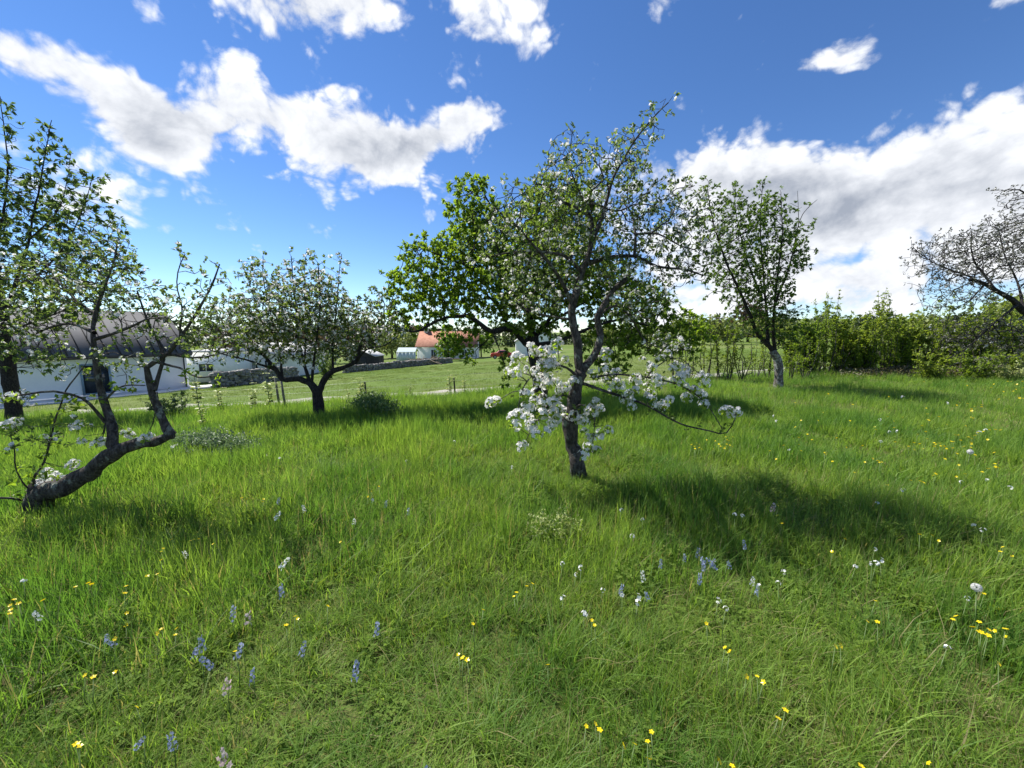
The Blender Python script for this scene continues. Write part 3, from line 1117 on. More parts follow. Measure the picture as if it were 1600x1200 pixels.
T1.blossoms(.34, (2, 5), (.014, .021))

BL1 = [(776, 628), (768, 630), (806, 584), (803, 570), (818, 560), (831, 541), (836, 551), (850, 548), (872, 538), (883, 562), (871, 575),
       (836, 581), (842, 596), (820, 617), (839, 614), (822, 636), (809, 647), (805, 665), (831, 669), (839, 677), (818, 695), (861, 663),
       (847, 647), (864, 639), (861, 628), (875, 611), (883, 608), (845, 633), (877, 641), (883, 652), (897, 650), (913, 658), (919, 639),
       (932, 630), (930, 641), (938, 676), (921, 683), (920, 698), (932, 705), (941, 551), (946, 562), (943, 577), (927, 584), (916, 581),
       (853, 559), (861, 567), (826, 648), (851, 602), (834, 626), (870, 655), (856, 585), (872, 625), (829, 657), (866, 598), (846, 571), (905, 657),
       (970, 604), (957, 614), (982, 617), (993, 589), (990, 595), (1020, 575), (1034, 560), (1018, 615), (1036, 633), (1053, 595), (1070, 606),
       (1051, 575), (1095, 586), (1100, 599), (1095, 618), (1100, 633), (1074, 622), (1071, 578), (1023, 633), (987, 636), (1141, 641), (1152, 644),
       (994, 610), (1026, 592), (1053, 542), (1060, 590), (1016, 583), (1088, 610), (1012, 620), (960, 583), (948, 590)]


def cluster_mesh(k, nf=7, size=.019, rad=.045):
    d = unit(rand_unit(nf) + np.array((0, -.2, .45)))
    V, T, ti = flowers_geo(d * rad * rng.uniform(.7, 1.1, (nf, 1)), d, rng.uniform(size * .85, size * 1.15, nf))
    nl = 5
    ld = unit(rand_unit(nl) + np.array((0, 0, -.25)))
    V2, T2 = leaves_geo(np.zeros((nl, 3)), ld, rand_unit(nl), .055, .026)
    me = np_mesh('blossom_cluster', np.vstack([V, V2]), [np.vstack([T, T2 + len(V)])], tint=np.concatenate([ti, rng.uniform(.4, 1, nl * 2)]),
                 mat_idx=np.concatenate([np.zeros(len(T)), np.ones(len(T2))]))
    me.materials.append(MATS['blossom'])
    me.materials.append(MATS['leaf_pear'])
    return me


CL = [cluster_mesh(i, nf) for i, nf in enumerate((9, 11, 13, 10, 14, 12))]


def put_clusters(tree, spots, Y, dys, nodes, rtw=.0035, scale=(.8, 1.25)):
    """each drawn blossom cluster is a part of its own, tied to the bough by a twig"""
    A = np.array(tree.P[:nodes])
    r_ = np.array(tree.rad[:nodes])
    ok = np.where(r_ < .03)[0]
    tw = MB()
    for (px, py) in spots:
        ray_p = at(px, py, Y)
        dd2 = []
        # take the depth of the nearest bough as seen along the pixel's ray
        d = ray(px, py); d = d / np.linalg.norm(d)
        rel = A[ok] - CAM
        tproj = rel @ d
        dist = np.linalg.norm(rel - tproj[:, None] * d, axis=1)
        j = ok[int(np.argmin(dist))]
        c = CAM + d * ((A[j] - CAM) @ d) + d * rng.uniform(-dys, dys)
        o_ = bpy.data.objects.new('blossom_cluster', random.choice(CL))
        COL.objects.link(o_)
        o_.parent = tree.root
        o_.location = tuple(c - tree.base)
        o_.rotation_euler = (rng.uniform(-.5, .5), rng.uniform(-.5, .5), rng.uniform(0, 6.28))
        s = rng.uniform(*scale)
        o_.scale = (s, s, s)
        mid = (A[j] + c) / 2 + rng.normal(size=3) * .02 - (0, 0, .01)
        tw.tube(np.array([A[j], mid, c]) - tree.base, [rtw, rtw * .8, rtw * .5], 4)
    o_ = tw.build('blossom_twigs', tree.bark, tree.root, smooth=True)
    o_['kind'] = 'stuff'


BL1 += [(x + rng.normal() * 9, y + rng.normal() * 7) for x, y in BL1]
put_clusters(T1, BL1, Y1, .12, low_nodes, scale=(.95, 1.4))
# leaves along the low boughs
A = np.array(T1.P[:low_nodes]); rr_ = np.array(T1.rad[:low_nodes])
lb = A[(rr_ < .02) & (A[:, 2] < 1.45)]
lb = lb[rng.random(len(lb)) < .75]
V, T, ti = rosettes(lb - T1.base + rand_unit(len(lb)) * .05, rand_unit(len(lb)), (3, 6), (.03, .06), (.45, .6), 1.0, .1)
o = add_obj('low_foliage', np_mesh('low_foliage', V, [T], tint=ti), T1.root, ['leaf_apple'])
o['kind'] = 'stuff'

# ---- leaning apple tree, left
b4 = gnd(58, 806)
Y4 = float(b4[1])
T4 = Tree('apple_tree', 'half fallen apple tree leaning low over the grass at the left edge', b4 - (0, 0, .1))
T4.limb([b4 - (0, 0, .12)] + L3(Y4, [(56, 788), (72, 772), (102, 759), (140, 737), (177, 711), (213, 694), (247, 687), (272, 679)]), .115, .045, 'trunk', step=.05, sides=14, knob=.2, flare=.15)
T4.limb(L3(Y4, [(68, 780), (60, 764), (56, 752)]), .10, .05, 'cut_stub', sides=10, knob=.25)
T4.limb(L3(Y4, [(180, 705), (173, 667, .05), (163, 627, .1), (153, 587, .1), (148, 543, .1), (147, 510, .15), (152, 480, .2), (165, 440, .2), (178, 405, .2), (186, 372, .2)]), .056, .005, sides=11, knob=.15)
T4.limb(L3(Y4, [(268, 680), (256, 655), (240, 620), (231, 592), (229, 575), (246, 564), (262, 553), (287, 520), (304, 494), (318, 470), (335, 436), (346, 414)]), .05, .006, sides=10, knob=.15)
T4.limb(L3(Y4, [(241, 610), (250, 583, .06), (255, 560, .08), (248, 535, .1), (235, 510, .1), (222, 480, .1), (212, 455, .05)]), .024, .007)
T4.limb(L3(Y4, [(282, 525), (283, 480, -.1), (276, 440, -.15), (288, 395, -.15)]), .012, .004)
T4.limb(L3(Y4, [(148, 530, .1), (175, 522, .1), (205, 510, 0), (228, 500, -.1), (260, 495, -.2)]), .02, .006)
T4.limb(L3(Y4, [(148, 520, .1), (120, 508, .2), (90, 508, .25), (60, 520, .3), (25, 545, .3)]), .022, .007)
T4.limb(L3(Y4, [(150, 490, .2), (120, 470, .3), (90, 440, .4), (70, 410, .5)]), .018, .006)
T4.limb(L3(Y4, [(165, 625, .1), (185, 607, .1), (207, 602, .05), (228, 603)]), .012, .006)
T4.limb(L3(Y4, [(165, 660, .05), (150, 640), (128, 622, -.1), (84, 611, -.2), (40, 615, -.3), (-20, 622, -.4)]), .017, .008)
T4.limb(L3(Y4, [(58, 772), (52, 748, -.05), (70, 722, -.1), (78, 690, -.1), (88, 650, -.1), (105, 610, -.1), (130, 570, -.1)]), .014, .005)
T4.limb(L3(Y4, [(45, 783), (20, 778, -.1), (-15, 776, -.2)]), .016, .010)
T4.limb(L3(Y4, [(48, 770), (30, 745, -.15), (20, 700, -.2), (18, 680, -.2)]), .010, .004)
T4.limb(L3(Y4, [(246, 566), (280, 575, 0), (310, 590, -.1), (345, 585, -.2)]), .014, .006)
T4.limb(L3(Y4, [(262, 553), (300, 560, .1), (340, 555, .1), (370, 545, .1)]), .014, .005)
ln4 = len(T4.P)
crown4 = [(100, 555, 80, 35, .2, .5), (200, 560, 40, 35, .1, .4), (50, 690, 45, 40, -.15, .5), (110, 650, 40, 40, -.1, .3), (20, 440, 50, 50, .4), (150, 420, 60, 70, .2), (90, 460, 70, 60, .3), (40, 520, 60, 45, .3), (200, 470, 45, 40, .1), (230, 500, 50, 40), (290, 490, 45, 50, -.1), (330, 455, 28, 45),
          (285, 420, 12, 30, -.1), (345, 420, 14, 20), (310, 545, 50, 30, .1), (350, 520, 30, 45, .1), (180, 380, 30, 40, .2), (60, 610, 60, 18, -.2), (270, 530, 50, 40)]
T4.grow(blobs(Y4, crown4, 800, 1.2), step=.058, di=.5, dk=.068, iters=70, wob=.55, maxn=15000)
T4.finish(tip=.0026)
T4.foliage(.46, (3, 6), (.03, .05), (.45, .62), 'leaf_apple', spur=.04)
T4.blossoms(.25, (2, 4), (.014, .02))
BL4 = [(14, 664), (8, 668), (22, 660), (70, 745), (80, 752), (62, 756), (74, 738), (86, 744), (155, 690), (148, 694), (162, 692), (128, 690), (205, 680), (196, 677), (215, 690), (226, 686), (232, 683), (115, 725), (110, 730), (120, 668), (18, 620), (92, 748)]
put_clusters(T4, BL4, Y4, .06, ln4, scale=(.75, 1.1))
A = np.array(T4.P[:ln4]); rr_ = np.array(T4.rad[:ln4])
lb = A[(rr_ < .022) & (A[:, 2] < 1.3)]
lb = lb[rng.random(len(lb)) < .8]
V, T, ti = rosettes(lb - T4.base + rand_unit(len(lb)) * .06, rand_unit(len(lb)), (3, 6), (.035, .065), (.45, .6), 1.0, .1)
o = add_obj('low_foliage', np_mesh('low_foliage', V, [T], tint=ti), T4.root, ['leaf_pear'])
o['kind'] = 'stuff'

# ---- spreading tree in mid left
b3 = gnd(499, 658)
Y3 = float(b3[1])
T3 = Tree('apple_tree', 'short spreading apple tree with forked trunk standing before the lawn', b3 - (0, 0, .1), bark='bark_dark')
T3.limb([b3 - (0, 0, .1)] + L3(Y3, [(499, 640), (497, 621), (494, 606)]), .135, .115, 'trunk', step=.06, sides=12, knob=.14, flare=.2)
T3.limb(L3(Y3, [(495, 612), (486, 600), (471, 593), (455, 593), (441, 592), (428, 574), (407, 550), (375, 541), (345, 520)]), .10, .02, sides=10, knob=.15)
T3.limb(L3(Y3, [(497, 616), (503, 600), (514, 584), (540, 573), (558, 563), (564, 537), (580, 517), (600, 490)]), .09, .02, sides=10, knob=.15)
T3.limb(L3(Y3, [(484, 598), (476, 570, .2), (466, 531, .3), (463, 487, .3), (458, 440, .3), (455, 400, .3)]), .05, .01, sides=9)
T3.limb(L3(Y3, [(487, 596), (490, 565, -.2), (495, 530, -.3), (500, 480, -.4), (497, 410, -.4)]), .04, .008)
T3.limb(L3(Y3, [(430, 578), (388, 563, -.2), (343, 552, -.4), (325, 545, -.5)]), .035, .012)
T3.limb(L3(Y3, [(441, 590), (437, 550, .3), (425, 500, .4), (412, 440, .4), (411, 400, .4)]), .035, .008)
T3.limb(L3(Y3, [(558, 563), (575, 545, -.3), (600, 540, -.5), (622, 525, -.5)]), .03, .01)
T3.limb(L3(Y3, [(520, 582), (520, 540, .2), (525, 490, .3), (530, 430, .3), (534, 397, .3)]), .035, .007)
T3.limb(L3(Y3, [(475, 568, .2), (478, 520, .5), (476, 460, .6), (477, 398, .6)]), .03, .006)
crown3 = [(465, 490, 70, 50, .1), (420, 500, 50, 50, .1), (510, 490, 45, 55), (375, 510, 45, 50), (345, 500, 22, 40), (565, 510, 40, 45), (595, 490, 26, 45),
          (412, 420, 12, 36, .3), (455, 420, 12, 38, .3), (477, 425, 12, 38, .4), (500, 425, 12, 38, -.3), (532, 430, 12, 36, .3), (470, 545, 90, 28),
          (440, 450, 45, 30, .2), (495, 450, 40, 30, .1), (620, 515, 20, 22, -.4), (385, 430, 14, 30, .2)]
T3.grow(blobs(Y3, crown3, 270, 1.6), step=.085, di=1.0, dk=.095, iters=80, wob=.5, up=.12, maxn=20000)
T3.finish(tip=.0042)
T3.foliage(.65, (4, 7), (.05, .080), (.5, .65), 'leaf_apple', spur=.06)
T3.blossoms(.55, (2, 5), (.022, .032), .06)

# ---- fresh green pear tree behind the central tree
b2 = gnd(845, 630)
Y2 = float(b2[1])
T2 = Tree('pear_tree', 'broad leafy bright green tree behind the central apple tree', b2 - (0, 0, .1), bark='bark_dark')
T2.limb([b2 - (0, 0, .1)] + L3(Y2, [(844, 600), (840, 570), (835, 545), (830, 525)]), .21, .17, 'trunk', step=.1, sides=13, knob=.14, flare=.2)
T2.limb(L3(Y2, [(834, 545), (815, 528, -.2), (797, 514, -.3), (769, 517, -.5), (748, 504, -.6), (727, 493, -.7), (685, 500, -.8), (650, 518, -.9), (618, 510, -1)]), .12, .018, sides=10, knob=.15)
T2.limb(L3(Y2, [(831, 528), (828, 495), (822, 455, .2), (800, 400, .3), (775, 340, .3), (750, 290, .3)]), .12, .015, sides=10, knob=.12)
T2.limb(L3(Y2, [(832, 532), (850, 510, .3), (875, 470, .5), (890, 420, .6), (900, 350, .6)]), .09, .015)
T2.limb(L3(Y2, [(826, 490), (790, 450, -.3), (740, 420, -.5), (690, 400, -.6), (650, 385, -.6)]), .07, .012)
T2.limb(L3(Y2, [(834, 540), (880, 530, -.2), (930, 510, -.3), (980, 500, -.4), (1040, 520, -.5), (1080, 545, -.5)]), .07, .012)
T2.limb(L3(Y2, [(845, 515), (900, 480, .4), (960, 450, .6), (1000, 440, .7)]), .05, .01)
T2.limb(L3(Y2, [(797, 514, -.3), (770, 470, .2), (730, 440, .4), (690, 440, .4)]), .05, .01)
T2.limb(L3(Y2, [(770, 517, -.5), (780, 545, -.8), (790, 575, -.9), (795, 595, -.9)]), .02, .005)
crown2 = [(740, 320, 42, 45, .3), (760, 370, 60, 50, .2), (725, 400, 60, 45), (670, 410, 48, 36, -.4), (645, 395, 25, 30, -.5), (640, 450, 38, 40, -.6), (625, 490, 30, 32, -.8), (690, 470, 60, 40, -.5),
          (780, 440, 80, 60), (840, 420, 80, 70, .4), (890, 350, 50, 60, .5), (850, 330, 50, 40, .5), (920, 440, 70, 50, .4), (980, 480, 70, 45, .2), (1040, 520, 48, 40, -.3),
          (1080, 530, 26, 34, -.4), (960, 540, 60, 26, -.2), (740, 530, 40, 20, -.6), (720, 550, 22, 24, -.7), (790, 575, 16, 28, -.8), (830, 500, 60, 30, -.2), (960, 570, 30, 20, 0)]
T2.grow(blobs(Y2, crown2, 140, 1.5), step=.11, di=1.2, dk=.11, iters=80, wob=.45, maxn=22000)
T2.finish(tip=.0045)
T2.foliage(.92, (9, 13), (.065, .11), (.45, .62), 'leaf_pear', spur=.09, up=.0)

# ---- slim dense tree on the right
b6 = gnd(1216, 607)
Y6 = float(b6[1])
T6 = Tree('fruit_tree', 'slim upright dark green fruit tree at the left end of the hedge', b6 - (0, 0, .1), bark='bark_pale')
T6.limb([b6 - (0, 0, .1)] + L3(Y6, [(1216, 585), (1215, 562), (1207, 548)]), .15, .12, 'trunk', step=.1, sides=12, knob=.12, flare=.15)
T6.bark = 'bark_dark'
T6.limb(L3(Y6, [(1209, 550), (1197, 535), (1183, 520), (1165, 475, -.2), (1135, 410, -.3), (1115, 350, -.3), (1105, 295, -.3)]), .09, .01, sides=9)
T6.limb(L3(Y6, [(1200, 538), (1197, 480, .2), (1192, 420, .3), (1188, 350, .3), (1192, 285, .3)]), .07, .008)
T6.limb(L3(Y6, [(1211, 552), (1208, 500, -.2), (1215, 430, -.4), (1222, 370, -.4), (1220, 300, -.4)]), .07, .008)
T6.limb(L3(Y6, [(1209, 480, -.2), (1235, 410, 0), (1248, 350, .1), (1262, 325, .1), (1277, 312, .1)]), .05, .006)
T6.limb(L3(Y6, [(1192, 470, .1), (1165, 400, .4), (1150, 330, .5), (1148, 295, .5)]), .05, .007)
T6.limb(L3(Y6, [(1248, 355, .1), (1247, 320, .1), (1246, 298, .1)]), .014, .005)
crown6 = [(1165, 355, 38, 46), (1198, 350, 30, 46), (1145, 405, 38, 50, .1), (1200, 410, 44, 56), (1238, 395, 22, 50), (1178, 460, 42, 45), (1212, 480, 30, 45), (1120, 340, 26, 45, -.2),
          (1107, 300, 12, 26, -.2), (1190, 295, 10, 24, .2), (1145, 310, 18, 26, .3), (1220, 330, 18, 30, -.2), (1255, 380, 14, 40, .1), (1125, 440, 26, 36, -.2), (1195, 510, 36, 26), (1262, 322, 10, 10), (1225, 520, 30, 30)]
T6.grow(blobs(Y6, crown6, 100, 1.5), step=.12, di=1.2, dk=.13, iters=70, wob=.38, up=.3, maxn=12000)
T6.finish(tip=.005)
T6.foliage(.85, (6, 9), (.065, .10), (.45, .6), 'leaf_dark', spur=.09)

# ---- nearly bare twiggy apple at the right edge
Y7 = 7.0
x7 = at(1690, 600, Y7)[0]
b7 = np.array((x7, Y7, float(terr(x7, Y7))))
T7 = Tree('apple_tree', 'twiggy grey apple tree reaching in from the right edge before the hedge', b7 - (0, 0, .1), bark='bark_dark')
T7.limb([b7 - (0, 0, .1)] + L3(Y7, [(1688, 600), (1672, 555), (1640, 515)]), .15, .11, 'trunk', step=.08, sides=12, knob=.15, flare=.2)
T7.limb(L3(Y7, [(1645, 520), (1600, 484), (1578, 467), (1556, 453), (1537, 443), (1515, 437)]), .10, .03, sides=10, knob=.16)
T7.limb(L3(Y7, [(1652, 530), (1660, 460, .3), (1640, 400, .4), (1620, 340, .4), (1600, 300, .4), (1580, 297, .4)]), .08, .012, sides=9)
T7.limb(L3(Y7, [(1556, 453), (1535, 425, .2), (1519, 400, .2), (1518, 362, .2)]), .03, .008)
T7.limb(L3(Y7, [(1530, 440), (1505, 428, -.2), (1480, 420, -.2), (1450, 405, -.2), (1428, 388, -.2)]), .02, .006)
T7.limb(L3(Y7, [(1590, 476), (1560, 500, -.3), (1534, 522, -.4), (1510, 545, -.5), (1480, 560, -.5)]), .028, .007)
T7.limb(L3(Y7, [(1537, 446), (1505, 476, -.1), (1470, 480, -.1), (1442, 478, -.1)]), .014, .005)
T7.limb(L3(Y7, [(1600, 486), (1590, 440, .4), (1570, 400, .5), (1560, 360, .5)]), .03, .008)
crown7 = [(1490, 395, 58, 36), (1455, 395, 30, 30, -.1), (1540, 395, 50, 45, .2), (1585, 400, 45, 50, .3), (1580, 345, 40, 26, .3), (1595, 305, 34, 20, .4), (1500, 455, 60, 30), (1640, 360, 50, 70, .4),
          (1460, 430, 40, 26, -.1), (1520, 520, 60, 28, -.3), (1570, 530, 50, 30, -.2), (1560, 300, 16, 10, .4)]
T7.grow(blobs(Y7, crown7, 470, 1.5), step=.075, di=.9, dk=.08, iters=80, wob=.65, maxn=19000)
T7.finish(tip=.0036)
T7.foliage(.32, (2, 5), (.03, .05), (.45, .6), 'leaf_grey', spur=.04)
T7.blossoms(.08, (1, 3), (.016, .022))

# ---- tall tree at the left edge
Y5 = 11.5
x5 = at(14, 600, Y5)[0]
b5 = np.array((x5, Y5, float(terr(x5, Y5))))
T5 = Tree('rowan_tree', 'tall dark rowan like tree with bunched leaves rising at the left edge', b5 - (0, 0, .15), bark='bark_dark')
T5.limb([b5 - (0, 0, .15)] + L3(Y5, [(22, 640), (14, 580), (6, 520), (4, 470)]), .21, .15, 'trunk', step=.15, sides=13, knob=.12, flare=.25)
T5.limb(L3(Y5, [(6, 500), (25, 440), (43, 383), (52, 335), (60, 300), (72, 235), (80, 187)]), .10, .012, sides=9, thin=.62)
T5.limb(L3(Y5, [(4, 475), (-5, 400, .5), (5, 333, .8), (12, 260, .8), (5, 190, .8), (0, 150, .8)]), .11, .012, sides=9, thin=.62)
T5.limb(L3(Y5, [(20, 450), (70, 420, -.3), (110, 370, -.4), (135, 310, -.4), (145, 275, -.4)]), .06, .01, thin=.62)
T5.limb(L3(Y5, [(5, 520), (60, 500, -.5), (110, 480, -.7), (160, 450, -.8), (200, 420, -.8)]), .06, .01, thin=.62)
T5.limb(L3(Y5, [(45, 375), (90, 330, .3), (105, 280, .4), (110, 240, .4)]), .04, .008, thin=.62)
T5.limb(L3(Y5, [(0, 420), (-40, 350), (-60, 270), (-70, 200)]), .08, .012, thin=.62)
crown5 = [(75, 240, 26, 55), (110, 290, 40, 45, .2), (60, 320, 50, 50), (130, 350, 40, 50, -.2), (20, 300, 40, 60, .5), (5, 190, 22, 45, .6), (80, 410, 70, 50), (150, 410, 46, 46, -.4),
          (20, 400, 50, 60, .3), (40, 480, 60, 45), (120, 470, 60, 40, -.4), (-50, 300, 50, 90), (-40, 430, 50, 70), (40, 560, 50, 30, -.2), (170, 350, 12, 30, -.3)]
T5.grow(blobs(Y5, crown5, 30, 1.4), step=.15, di=1.5, dk=.17, iters=70, wob=.42, up=.25, maxn=10000)
T5.finish(tip=.006)
T5.foliage(.42, (7, 11), (.11, .18), (.32, .45), 'leaf_rowan', spur=.10, spread=.9, up=-.1)


# ------------------------------------------------------------------ hedge and saplings
def shrub_proto(kind, height, nst, spread, nleaf, L, mat, seed, clear=.25, base_r=.018):
    """several upright leafy stems from one root; returns (stem mesh, foliage mesh)"""
    global rng
    keep = rng
    rng = np.random.default_rng(seed)
    st_ = MB()
    pos, dr_ = [], []
    for i in range(nst):
        a = rng.uniform(0, 6.28)
        hgt = height * rng.uniform(.62, 1.0) if i else height
        lean = rng.uniform(.2, 1) * spread
        p0_ = np.array((math.cos(a), math.sin(a), 0)) * rng.uniform(.02, .12)
        p3 = p0_ + np.array((math.cos(a) * lean, math.sin(a) * lean, hgt))
        C = catmull(np.array([p0_, p0_ * .6 + p3 * .4 + rng.normal(size=3) * .06, p0_ * .25 + p3 * .75 + rng.normal(size=3) * .06, p3]), .16)
        st_.tube(C, np.linspace(base_r, .004, len(C)), 5)
        for q in range(int(hgt / .11)):
            t = rng.uniform(clear, 1)
            j = min(len(C) - 2, int(t * (len(C) - 1)))
            d = unit(rand_unit(1)[0] + np.array((0, 0, .6)))
            ln = rng.uniform(.10, .38) * (1.15 - .8 * t)
            e = C[j] + d * ln
            st_.tube(np.array([C[j], (C[j] + e) / 2 + rng.normal(size=3) * .015, e]), [.005, .004, .002], 3, False)
            for f in np.linspace(.3, 1, 4):
                pos.append(C[j] + (e - C[j]) * f); dr_.append(d)
        for j in range(int(len(C) * .55), len(C)):
            pos.append(C[j]); dr_.append(np.array((0, 0, 1.)))
    pos = np.array(pos); dr_ = np.array(dr_)
    k = rng.integers(0, len(pos), nleaf)
    d = unit(dr_[k] * .5 + rand_unit(nleaf))
    LL = rng.uniform(L * .65, L * 1.2, nleaf)
    V, T = leaves_geo(pos[k] + rand_unit(nleaf) * .03, d, unit(rand_unit(nleaf) + (0, 0, .8)), LL, LL * .55)
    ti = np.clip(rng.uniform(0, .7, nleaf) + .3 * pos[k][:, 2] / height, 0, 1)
    rng = keep
    sm = np_mesh('stems', np.concatenate(st_.V), [np.concatenate(st_.Q)] + ([np.concatenate(st_.T)] if st_.T else []), smooth=True)
    sm.materials.append(MATS['bark'])
    lm = np_mesh('foliage', V, [T], tint=np.repeat(ti, 2))
    lm.materials.append(MATS[mat])
    return sm, lm


def place_shrub(name, proto, loc, label, cat, group, rz=0, s=1.0, sz=1.0):
    r = thing(name, label, cat, tuple(loc), rz, group)
    r.scale = (s, s, s * sz)
    for nm, me in (('stems', proto[0]), ('foliage', proto[1])):
        o_ = bpy.data.objects.new(nm, me)
        COL.objects.link(o_)
        o_.parent = r
        if nm == 'foliage':
            o_['kind'] = 'stuff'
    return r


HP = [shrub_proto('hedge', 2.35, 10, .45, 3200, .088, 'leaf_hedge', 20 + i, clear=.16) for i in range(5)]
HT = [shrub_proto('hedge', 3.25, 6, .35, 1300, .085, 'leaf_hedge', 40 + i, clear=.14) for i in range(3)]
ORD = ['first', 'second', 'third', 'fourth', 'fifth', 'sixth', 'seventh', 'eighth', 'ninth', 'tenth', 'eleventh', 'twelfth', 'thirteenth', 'fourteenth',
       'fifteenth', 'sixteenth', 'seventeenth', 'eighteenth', 'nineteenth', 'twentieth']
ORD += ['twenty ' + w for w in ORD[:9]] + ['thirtieth'] + ['thirty ' + w for w in ORD[:9]]
k = 0
for row in range(2):
    for x in np.arange(11.2, 26.0, .62):
        xx = x + rng.uniform(-.12, .12) + row * .3
        yy = 15.0 + (x - 11.2) * .13 + row * .75 + rng.uniform(-.15, .15)
        tall = (k % 4 == 2)
        pr = HT[k % 3] if tall else HP[k % 5]
        nth = int(round((x - 11.2) / .62))
        lab = '%s hedge shrub, %s from the slim tree in the %s row' % (
            'tall thin' if tall else 'leafy light green', ORD[nth], 'front' if row == 0 else 'back')
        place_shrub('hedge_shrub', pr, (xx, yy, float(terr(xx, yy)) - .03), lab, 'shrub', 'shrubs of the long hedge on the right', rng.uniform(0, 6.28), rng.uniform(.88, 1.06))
        k += 1
SP = [shrub_proto('sapling', 2.0, 4, .38, 520, .075, 'leaf_hedge', 60 + i, clear=.22, base_r=.022) for i in range(4)]
words = ['leftmost', 'second', 'third', 'fourth', 'fifth', 'sixth', 'seventh', 'eighth', 'ninth', 'last']
for i, px in enumerate((1052, 1078, 1102, 1126, 1137, 1160, 1180, 1200, 1236, 1256)):
    c = gnd(px, 592 + rng.uniform(-2, 3))
    place_shrub('hedge_sapling', SP[i % 4], c, '%s thin leafy sapling along the fence%s' % (words[i], ' beside the slim tree' if i > 6 else ', counted from the central tree' if i else ' nearest the central tree'),
                'sapling', 'thin saplings in the gap before the slim tree', rng.uniform(0, 6.28), rng.uniform(.85, 1.1))

# shrubs and herbs in the orchard
SB = shrub_proto('shrub', 1.0, 14, .75, 1500, .07, 'herb', 90, clear=.05, base_r=.01)
c = gnd(268, 655)
place_shrub('low_shrub', SB, c, 'low dark green shrub behind the elbow of the leaning tree', 'shrub', None, 0, .95, .75)
SB4 = shrub_proto('shrub', 1.2, 14, .6, 1700, .075, 'leaf_hedge', 93, clear=.05, base_r=.01)
SB2 = shrub_proto('shrub', .9, 16, .8, 1300, .08, 'umbel', 91, clear=.05, base_r=.01)
c = gnd(1578, 596)
place_shrub('pale_bush', SB2, c, 'pale yellow green leafy bush at the foot of the hedge, far right', 'bush', None, 0, 1.0, .8)
SB3 = shrub_proto('shrub', 2.6, 16, 1.1, 3000, .11, 'leaf_dark', 92, clear=.06, base_r=.02)
c = gnd(515, 598)
place_shrub('garden_bush', SB3, (at(512, 580, 27)[0], 27, float(terr(at(512, 580, 27)[0], 27)) - .05), 'dark green garden bush on the lawn seen through the forked apple tree', 'bush', None, 0, 1.0, .9)
for i, (px, Y) in enumerate(((1450, 13.6), (1520, 13.3), (1590, 13.5))):
    c = at(px, 590, Y)
    place_shrub('low_shrub', SB4, (c[0], Y, float(terr(c[0], Y)) - .05), ('low dark shrub at the hedge foot left of the dead branches', 'low dark shrub at the hedge foot behind the dead branches', 'low dark shrub at the hedge foot by the right edge')[i],
                'shrub', 'low shrubs along the hedge foot', i * 2.0, 1.2, .9)

# heap of dead branches under the right tree
c0 = gnd(1562, 590)
BH = thing('dead_branch_pile', 'grey heap of dead branches lying below the twiggy tree on the right', 'branch pile', tuple(c0))
for i in range(34):
    a = rng.uniform(-.7, .7) + (math.pi if rng.random() < .5 else 0)
    ln = rng.uniform(.5, 1.5)
    c = np.array((rng.uniform(-1.1, 1.6), rng.uniform(-.3, .5), rng.uniform(.05, .75)))
    d = np.array((math.cos(a), math.sin(a) * .5, rng.uniform(-.15, .25))) * ln / 2
    MB().tube([c - d, c - d * .3 + rng.normal(size=3) * .05, c + d * .4 + rng.normal(size=3) * .06, c + d], [.03, .024, .016, .006], 5).build('branch', 'dead_wood', BH, smooth=True)


def umbel_plant(h, seed):
    global rng
    keep = rng
    rng = np.random.default_rng(seed)
    st_ = MB()
    top = np.array((rng.normal() * .08, rng.normal() * .08, h))
    st_.tube([(0, 0, 0), top * .5 + rng.normal(size=3) * .02, top], [.012, .009, .006], 5)
    cen = [top]
    for i in range(5):
        t = rng.uniform(.35, .85)
        a = rng.uniform(0, 6.28)
        p = top * t
        e = p + np.array((math.cos(a) * .22, math.sin(a) * .22, rng.uniform(.12, .28)))
        st_.tube([p, (p + e) / 2 - (0, 0, .02), e], [.006, .005, .004], 4)
        cen.append(e)
    pos, dd = [], []
    for c in cen:
        for j in range(26):
            a, r_ = rng.uniform(0, 6.28), .10 * math.sqrt(rng.random())
            pos.append(c + (math.cos(a) * r_, math.sin(a) * r_, .05 - r_ * .3))
            dd.append((math.cos(a), math.sin(a), .5))
    for j in range(40):
        t = rng.uniform(.1, .8)
        pos.append(top * t); a = rng.uniform(0, 6.28); dd.append((math.cos(a), math.sin(a), .1))
    pos = np.array(pos); dd = np.array(dd, float)
    LL = np.where(np.arange(len(pos)) < len(cen) * 26, .035, .15)
    V, T = leaves_geo(pos, dd, unit(rand_unit(len(pos)) * .4 + (0, 0, 1)), LL, LL * .6)
    ti = np.repeat(rng.random(len(pos)), 2)
    rng = keep
    sm = np_mesh('stem', np.concatenate(st_.V), [np.concatenate(st_.Q)] + [np.concatenate(st_.T)], smooth=True, tint=np.full(sum(len(x) for x in st_.Q) + sum(len(x) for x in st_.T), .5))
    sm.materials.append(MATS['stem_green'])
    fm = np_mesh('flower_heads', V, [T], tint=ti)
    fm.materials.append(MATS['umbel'])
    return sm, fm


